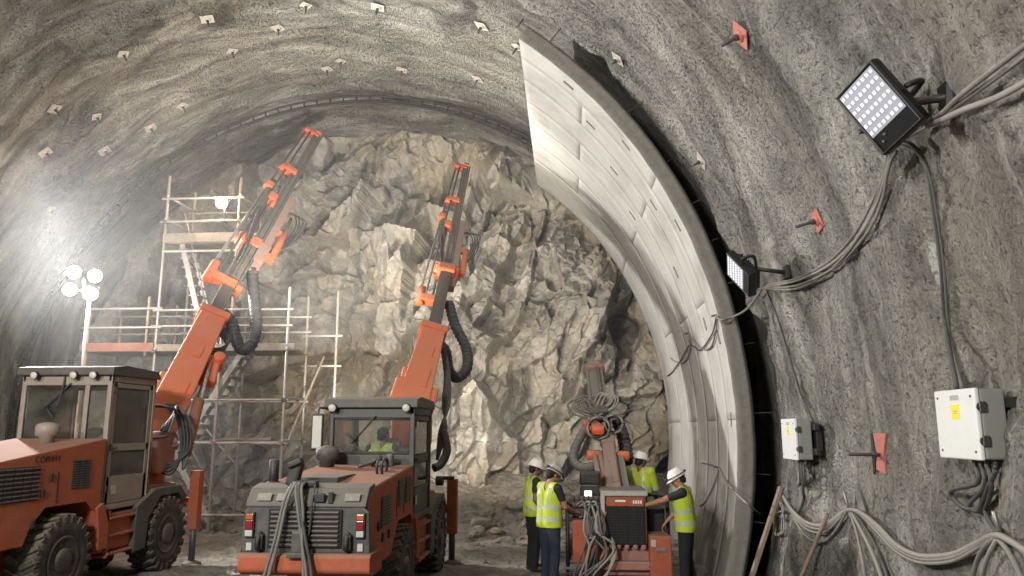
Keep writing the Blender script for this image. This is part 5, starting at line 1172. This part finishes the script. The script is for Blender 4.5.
cable('power_cable', 'thin dark cable dropping from the small floodlight to the smaller box', [(775, 290, .10), (780, 315, .04), (790, 350, .03), (803, 392, .035), (814, 412, .06), (820, 430, .05), (821, 452, .05), (815, 468, .06)], .012, 'cabledark')
# loose ends under the boxes
cable('power_cable', 'leftmost dark cable looping from under the large electrical box', [G1[3], G1[3] - V((0, 0, .12)), (962, 492, .08), (973, 508, .07), (988, 508, .06), (999, 488, .07), G1[0] - V((0, 0, .02))], .017, 'cabledark')
cable('power_cable', 'middle dark cable looping from under the large electrical box', [G1[2], G1[2] - V((0, 0, .14)), (980, 505, .07), (986, 512, .06), (994, 500, .08), G1[1] - V((0, 0, .02))], .015, 'cabledark')
cable('power_cable', 'dark cable falling from the large electrical box to the bundle below', [G1[1] - V((0, 0, .0)), G1[1] - V((0, 0, .15)), (993, 512, .05), (1003, 530, .05), (1010, 540, .05)], .016, 'cabledark')
cable('power_cable', 'left cable looping under the smaller electrical box', [G2[3], G2[3] - V((0, 0, .2)), (803, 486, .05), (808, 480, .06), G2[2]], .014, 'cabledark')
cable('power_cable', 'right cable looping under the smaller electrical box', [G2[1], G2[1] - V((0, 0, .22)), (811, 485, .05), (818, 478, .05), G2[0]], .014, 'cabledark')
cable('power_cable', 'dark cable hanging long from the smaller box to the wall cables', [G2[2], G2[2] - V((0, 0, .3)), (809, 500, .06), (802, 513, .05), (793, 512, .05), (790, 500, .05)], .017, 'cabledark')
# the low bundle
low = [('thick pale cable of the low bundle sagging along the wall foot', 0, .022, 'cablelight'), ('grey cable just below the thick pale cable of the low bundle', 3.5, .016, 'cable'), ('lowest grey cable of the low sagging bundle', 7, .014, 'cable')]
for lab, dy, r, mt in low:
    cable('power_cable', lab, [(788, 497, .06), (799, 512 + dy * .5, .07), (815, 524 + dy, .08), (832, 526 + dy, .08), (846, 517 + dy * .6, .08), (855, 511, .08), (868, 513 + dy * .3, .08), (886, 527 + dy, .07), (905, 546 + dy, .07), (930, 557 + dy, .08), (962, 556 + dy, .08), (988, 545 + dy * .8, .08), (1008, 537 + dy * .3, .08), (1022, 541, .08), (1050, 560 + dy, .07)], r, mt)
drops = [('left cable dropping from the low bundle hook', [(857, 512, .08), (862, 530, .06), (868, 555, .06), (874, 590, .06)], .015, 'cable'), ('middle cable dropping from the low bundle hook', [(859, 512, .08), (870, 535, .06), (882, 560, .06), (893, 592, .06)], .018, 'cablelight'), ('right cable dropping from the low bundle hook', [(862, 513, .08), (878, 540, .05), (889, 565, .05), (898, 592, .05)], .013, 'cabledark'),
         ('left cable dropping from the hook near the right edge', [(1008, 540, .08), (994, 550, .07), (984, 568, .06), (978, 595, .06)], .017, 'cable'), ('right cable dropping from the hook near the right edge', [(1010, 541, .08), (1000, 556, .07), (992, 575, .06), (988, 598, .06)], .015, 'cablelight'), ('cable curling down at the right edge', [(1011, 540, .08), (1018, 552, .06), (1030, 575, .06), (1040, 600, .06)], .017, 'cable'),
         ('slack cable drooping left of the low bundle hook', [(790, 503, .05), (800, 522, .05), (812, 538, .05), (826, 543, .05), (840, 533, .06), (853, 513, .07)], .014, 'cable'), ('dark slack cable curving below the low bundle', [(846, 520, .06), (838, 536, .05), (829, 543, .05), (820, 545, .05)], .012, 'cabledark')]
for lab, pts, r, mt in drops: cable('power_cable', lab, pts, r, mt)
def coil(px, py, lab):
    pts = []
    for k in range(28):
        a = k * .75; pts.append(wall_hit(px + 5 * math.cos(a) + 1.2 * math.sin(k * 1.7), py + 17 * math.sin(a) + 2 * math.sin(k * 2.3), .05 + .012 * (k % 3)))
    o = MB().tube(pts, .008, 6, 4).build('wire_coil', 'cablelight'); seated(o); tag(o, lab, 'wire')
coil(783, 520, 'tangled pale wire coil hanging behind the leaning plank')
# wall hooks (bars driven into the wall)
def bar(name, px, py, px2, py2, o1, o2, r, mat, label, cat):
    o = MB().cyl(wall_hit(px, py, o1), wall_hit(px2, py2, o2), r, seg=10).build(name, mat); seated(o); return tag(o, label, cat)
bar('steel_peg', 854, 493, 855, 513, .10, .06, .014, 'steel', 'short steel peg holding the low cable bundle', 'peg')
bar('steel_peg', 873, 491, 871, 512, .12, .03, .014, 'steel', 'short steel peg just right of the cable bundle peg', 'peg')
bar('steel_peg', 1010, 512, 1008, 540, .10, .04, .015, 'steel', 'steel peg holding cables near the right edge', 'peg')
# planks and stick leaning against the wall
def plank(a, e, w, t, label, name, mat):
    a, e = V(a), V(e); x = (e - a).normalized(); y = V((0, 1, 0)); y = (y - x * y.dot(x)).normalized(); z = x.cross(y)
    R3 = M((x, y, z)).transposed(); b = MB(); b.box((a + e) / 2, ((e - a).length, w, t), R3, .006); o = seated(b.build(name, mat)); return tag(o, label, name.replace('_', ' '))
pt = wall_hit(782, 489, .05); pb = P(741, 590, pt.y - .25); pb.z = pb.z
r_ = ray(738, 600); g_ = None
pb = P(741, 588, 10.75); plank(V((pb.x, 10.75, gz_at(pb.x, 10.75))), V(wall_hit(783, 487, .03)) * 1.0, .11, .045, 'weathered reddish plank leaning against the wall edge beside the lining gap', 'timber_plank', 'wood')
pt = wall_hit(837, 515, .10); r0 = wall_hit(822, 580, .22)
d_ = (r0 - pt).normalized(); k_ = (pt.z - .0) / -d_.z
o = MB().tube([pt, pt + d_ * k_ * .5 + V((0, 0, .005)), pt + d_ * k_], .022, 10, 3).build('wooden_pole', 'wood'); seated(o); tag(o, 'thin wooden pole leaning on the wall under the sagging cables', 'pole')
# rock bolts with face plates
def bolt(px, py, size, mat, label, L=.22, torn=False, tilt=0.0, grp=None):
    p = wall_hit(px, py, .012); e = .15
    pu = wall_hit(px, py - 3, .0); n = inward(p); t = V((-n.z, 0, n.x)); y = V((0, 1, 0)); a = tilt
    x2 = y * math.cos(a) + t * math.sin(a); y2 = n.cross(x2); m = M(((x2.x, y2.x, n.x, p.x), (x2.y, y2.y, n.y, p.y), (x2.z, y2.z, n.z, p.z), (0, 0, 0, 1)))
    root = thing('rock_bolt', p, label, 'rock bolt', grp)
    b = MB()
    if torn:
        for sx in (-1, 1):
            pl = [(sx * .02, -.02), (sx * .10, .22), (sx * .02, .24)] if False else None
        b.prism([(-.16, -.20), (.13, -.20), (.08, -.02), (.10, .14), (-.11, .17), (-.08, 0)], 'z', .0, .018, .003, 1, m)
    else:
        b.box((0, 0, .018), (size, size, .014), None, .004, 1, m); b.lathe([(size * .30, .022), (size * .24, .04), (size * .10, .05)], p + n * .0, n, 18)
    b.build('face_plate', mat, root)
    if torn: MB().prism([(.13, -.20), (.17, -.20), (.15, .19), (.10, .14), (.08, -.02)], 'z', .018, .03, .003, 1, m).build('strap', 'black', root)
    b = MB(); b.cyl(p - n * .02, p + n * L, .017, seg=10); b.build('bolt_rod', 'dsteel', root)
    b = MB(); b.lathe([(.034, .0), (.034, .03), (.026, .04)], p + n * .05, n, 6, False); b.build('hex_nut', 'dsteel', root)
    return root
bolt(743, 34, .24, 'plate_red', 'rock bolt with red diamond plate above the lining, upper right', .24, tilt=.5)
bolt(820, 220, .22, 'plate_red', 'rock bolt with red square plate beneath the large floodlight', .26, tilt=.15)
bolt(703, 160, .22, 'plate', 'rock bolt with grey plate on the wall edge above the lining gap', .16, tilt=.3)
bolt(619, 58, .22, 'plate', 'rock bolt with small grey plate over the top of the lining gap', .14, tilt=.4)
bolt(883, 455, .24, 'plate_red', 'bent red strip on a wall bolt between the two electrical boxes', .30, True, 0.0)
up = [(54, 108, 'far left'), (123, 53, 'x'), (207, 18, 'x'), (278, 27, 'x'), (96, 116, 'x'), (150, 127, 'x'), (182, 105, 'x'), (232, 50, 'x'), (104, 150, 'x'), (50, 210, 'x'), (306, 4, 'x'), (378, 6, 'x'), (327, 68, 'x'), (341, 60, 'x'), (402, 69, 'x'), (482, 25, 'x'), (518, 46, 'x'), (45, 152, 'x'), (478, 78, 'x')]
for i, (px, py, _) in enumerate(up):
    bolt(px, py, (.25, .21, .27)[i % 3], 'plate', 'rock bolt with pale square plate on the sprayed roof', .20, tilt=.3 + .5 * (i % 3), grp='rock bolts on the sprayed roof')
# cables clipped to the lining
def lin_hit(px, py, off=.03):
    r = ray(px, py); o = V((0, 0, EYE)); t = 8.0
    while t < 30:
        p = o + r * t
        if math.hypot(p.x - XC, p.z - ZC) > RL - off: return p
        t += .01
    return p
def lcable(pts, r, mat, label):
    q = [p if isinstance(p, V) else (lin_hit(p[0], p[1]) if p[2] == 'l' else wall_hit(p[0], p[1], .06)) for p in pts]
    o = MB().tube(q, r, 8, 8).build('power_cable', mat); seated(o); tag(o, label, 'cable')
lcable([(766, 289, 'w'), V(P(748, 308, 10.6)), V(P(735, 316, 11.5)), (722, 320, 'l'), (716, 316, 'l')], .016, 'cable', 'cable bridging the gap from the small floodlight to the lining')
lcable([(717, 316, 'l'), (716, 330, 'l'), (711, 347, 'l'), (702, 349, 'l'), (693, 340, 'l'), (689, 334, 'l')], .014, 'cable', 'first festoon of cable on the lining, right of its peg')
lcable([(689, 334, 'l'), (690, 350, 'l'), (684, 362, 'l'), (676, 362, 'l'), (670, 358, 'l')], .014, 'cablelight', 'second festoon of cable on the lining, left of its peg')
lcable([(716, 318, 'l'), (712, 334, 'l'), (700, 350, 'l'), (690, 345, 'l'), (682, 358, 'l'), (672, 372, 'l'), (667, 376, 'l')], .012, 'cabledark', 'thin dark cable trailing under the lining festoons')
lcable([(719, 468, 'l'), (724, 478, 'l'), V(P(733, 490, 11.5)), V(P(750, 506, 10.6)), (768, 516, 'w'), (786, 512, 'w')], .014, 'cablelight', 'pale cable running from the lining across the gap to the wall cables')
lcable([(719, 468, 'l'), (714, 484, 'l'), (706, 500, 'l'), (700, 506, 'l')], .014, 'cablelight', 'pale cable hanging from the low lining peg towards the worker')
for px, py, lab in ((717, 315, 'steel peg on the lining under the small floodlight cable'), (689, 333, 'steel peg on the lining between two cable festoons'), (719, 467, 'low steel peg on the lining beside the right-hand worker')):
    p = lin_hit(px, py, 0); n = inward(p); o = seated(MB().cyl(p - n * .02, p + n * .09, .016).build('steel_peg', 'dsteel')); tag(o, lab, 'peg')
lcable([(702, 463, 'l'), (708, 464, 'l'), (719, 467, 'l')], .012, 'cable', 'short cable stub beside the low lining peg')
# ------------------------------------------------------------------ broken stone on the floor
def stone_mesh(k):
    bm = bmesh.new(); bmesh.ops.create_icosphere(bm, subdivisions=2, radius=.5)
    rs = random.Random(k); nrm = [V((rs.gauss(0, 1), rs.gauss(0, 1), rs.gauss(0, 1))).normalized() for _ in range(11)]; ds = [rs.uniform(.22, .42) for _ in nrm]
    for v in bm.verts:
        for n, d in zip(nrm, ds):
            e = v.co.dot(n) - d
            if e > 0: v.co -= n * e
        v.co += V((0, 0, .012)) * mnoise.noise(v.co * 6)
    sc_ = V((1, rs.uniform(.6, .95), rs.uniform(.45, .75)))
    for v in bm.verts: v.co = V((v.co.x * sc_.x, v.co.y * sc_.y, v.co.z * sc_.z))
    zl = min(v.co.z for v in bm.verts)
    for v in bm.verts: v.co.z -= zl
    me = bpy.data.meshes.new('stone'); bm.to_mesh(me); bm.free(); me.materials.append(MAT['stone']); return me
SM = [stone_mesh(k) for k in range(9)]
rs = random.Random(5); placed = 0
zones = [((-6.0, 10.5), (-3.8, 13.5), 26, (.07, .20)), ((-6.2, 14), (-3.4, 17.0), 46, (.12, .36)), ((-9, 17.2), (-3.0, 20.4), 84, (.22, .75)), ((-1.9, 13.5), (0.3, 17.0), 44, (.08, .28)), ((-2.4, 17.0), (1.2, 20.2), 70, (.18, .65)), ((-1.6, 10.6), (-0.2, 13.0), 16, (.05, .14))]
for (ax_, ay), (bx_, by), n, (s0, s1) in zones:
    for _ in range(n):
        x, y = rs.uniform(ax_, bx_), rs.uniform(ay, by); s_ = s0 + (s1 - s0) * rs.random() ** 2.2
        o = bpy.data.objects.new('stone', SM[rs.randrange(9)]); COL.objects.link(o); o.location = (x, y, gz_at(x, y) - .12 * s_); o.scale = (s_, s_, s_); o.rotation_euler = (rs.uniform(-.25, .25), rs.uniform(-.25, .25), rs.uniform(0, 6.28))
        tag(o, 'grey angular broken stone lying on the muck floor', 'stone', 'broken stones on the floor'); placed += 1
# ------------------------------------------------------------------ light, air and exposure
W = bpy.data.worlds.new('World'); SC.world = W; W.use_nodes = True
W.node_tree.nodes['Background'].inputs[0].default_value = (.85, .93, 1, 1); W.node_tree.nodes['Background'].inputs[1].default_value = .3
def area(name, loc, to, size, power, col):
    d = bpy.data.lights.new(name, 'AREA'); d.size = size; d.energy = power; d.color = col
    o = bpy.data.objects.new(name, d); COL.objects.link(o); o.location = loc
    o.rotation_euler = (V(to) - V(loc)).to_track_quat('-Z', 'Y').to_euler(); return o
def spot(name, loc, to, ang, power, col, r=.1):
    d = bpy.data.lights.new(name, 'SPOT'); d.spot_size = math.radians(ang); d.spot_blend = .6; d.energy = power; d.color = col; d.shadow_soft_size = r
    o = bpy.data.objects.new(name, d); COL.objects.link(o); o.location = loc
    o.rotation_euler = (V(to) - V(loc)).to_track_quat('-Z', 'Y').to_euler(); return o
# unseen lamps added off camera, behind the photographer and on the left-hand side
spot('unseen_left_spot', (-12.7, 15.6, 6.3), (1.8, 9.0, 5.0), 92, 9000, (1, .99, .975), .15)  # unseen key from the left, stands in for the mast lamps' throw
spot('unseen_left_spot', (-9.5, -1.0, 5.5), (-5, 16.0, 9.0), 100, 3000, (1, .985, .96), .12)  # unseen fill added to brighten the roof
area('unseen_rear_fill', (-4.5, -2.0, 6.0), (-5, 18, 4.0), 1.4, 1300, (1, .985, .96))  # unseen fill added for faces turned to the camera
# work lamps of the rigs on the face
spot('rig_lamp', (-4.6, 15.4, 2.6), (-4.0, 21.5, 4.2), 90, 1200, (1, .90, .74), .1)
spot('rig_lamp', (-1.7, 15.6, 2.0), (-1.5, 21.5, 4.0), 90, 1200, (1, .90, .74), .1)
spot('added_crown_spot', (-4.7, 12.6, 3.5), (-4.9, 19.0, 11.4), 96, 3200, (1, .94, .84), .1)  # added spot lifting the dark roof band by the girder, on no rig
# drill dust hanging between the rigs and the face
hm = bpy.data.meshes.new('dust_haze'); bb = bmesh.new(); bmesh.ops.create_cube(bb, size=1, matrix=M.Translation(V((-4.5, 17.0, 5.3))) @ M.Diagonal(V((13.6, 7.4, 10.4, 1)))); bb.to_mesh(hm); bb.free()
mt = bpy.data.materials.new('dust_haze'); mt.use_nodes = True; nt = mt.node_tree; nt.nodes.remove(nt.nodes['Principled BSDF'])
vs_ = nt.nodes.new('ShaderNodeVolumeScatter'); vs_.inputs['Color'].default_value = (.93, .94, .95, 1); vs_.inputs['Density'].default_value = .013; vs_.inputs['Anisotropy'].default_value = .25
nt.links.new(vs_.outputs[0], nt.nodes['Material Output'].inputs['Volume']); hm.materials.append(mt)
ho = bpy.data.objects.new('dust_haze', hm); COL.objects.link(ho); tag(ho, 'thin grey dust haze hanging before the rock face', 'haze', None, 'stuff')
SC.view_settings.view_transform = 'Standard'; SC.view_settings.look = 'None'
SC.view_settings.gamma = 1; SC.view_settings.exposure = .12; SC.view_settings.use_curve_mapping = False
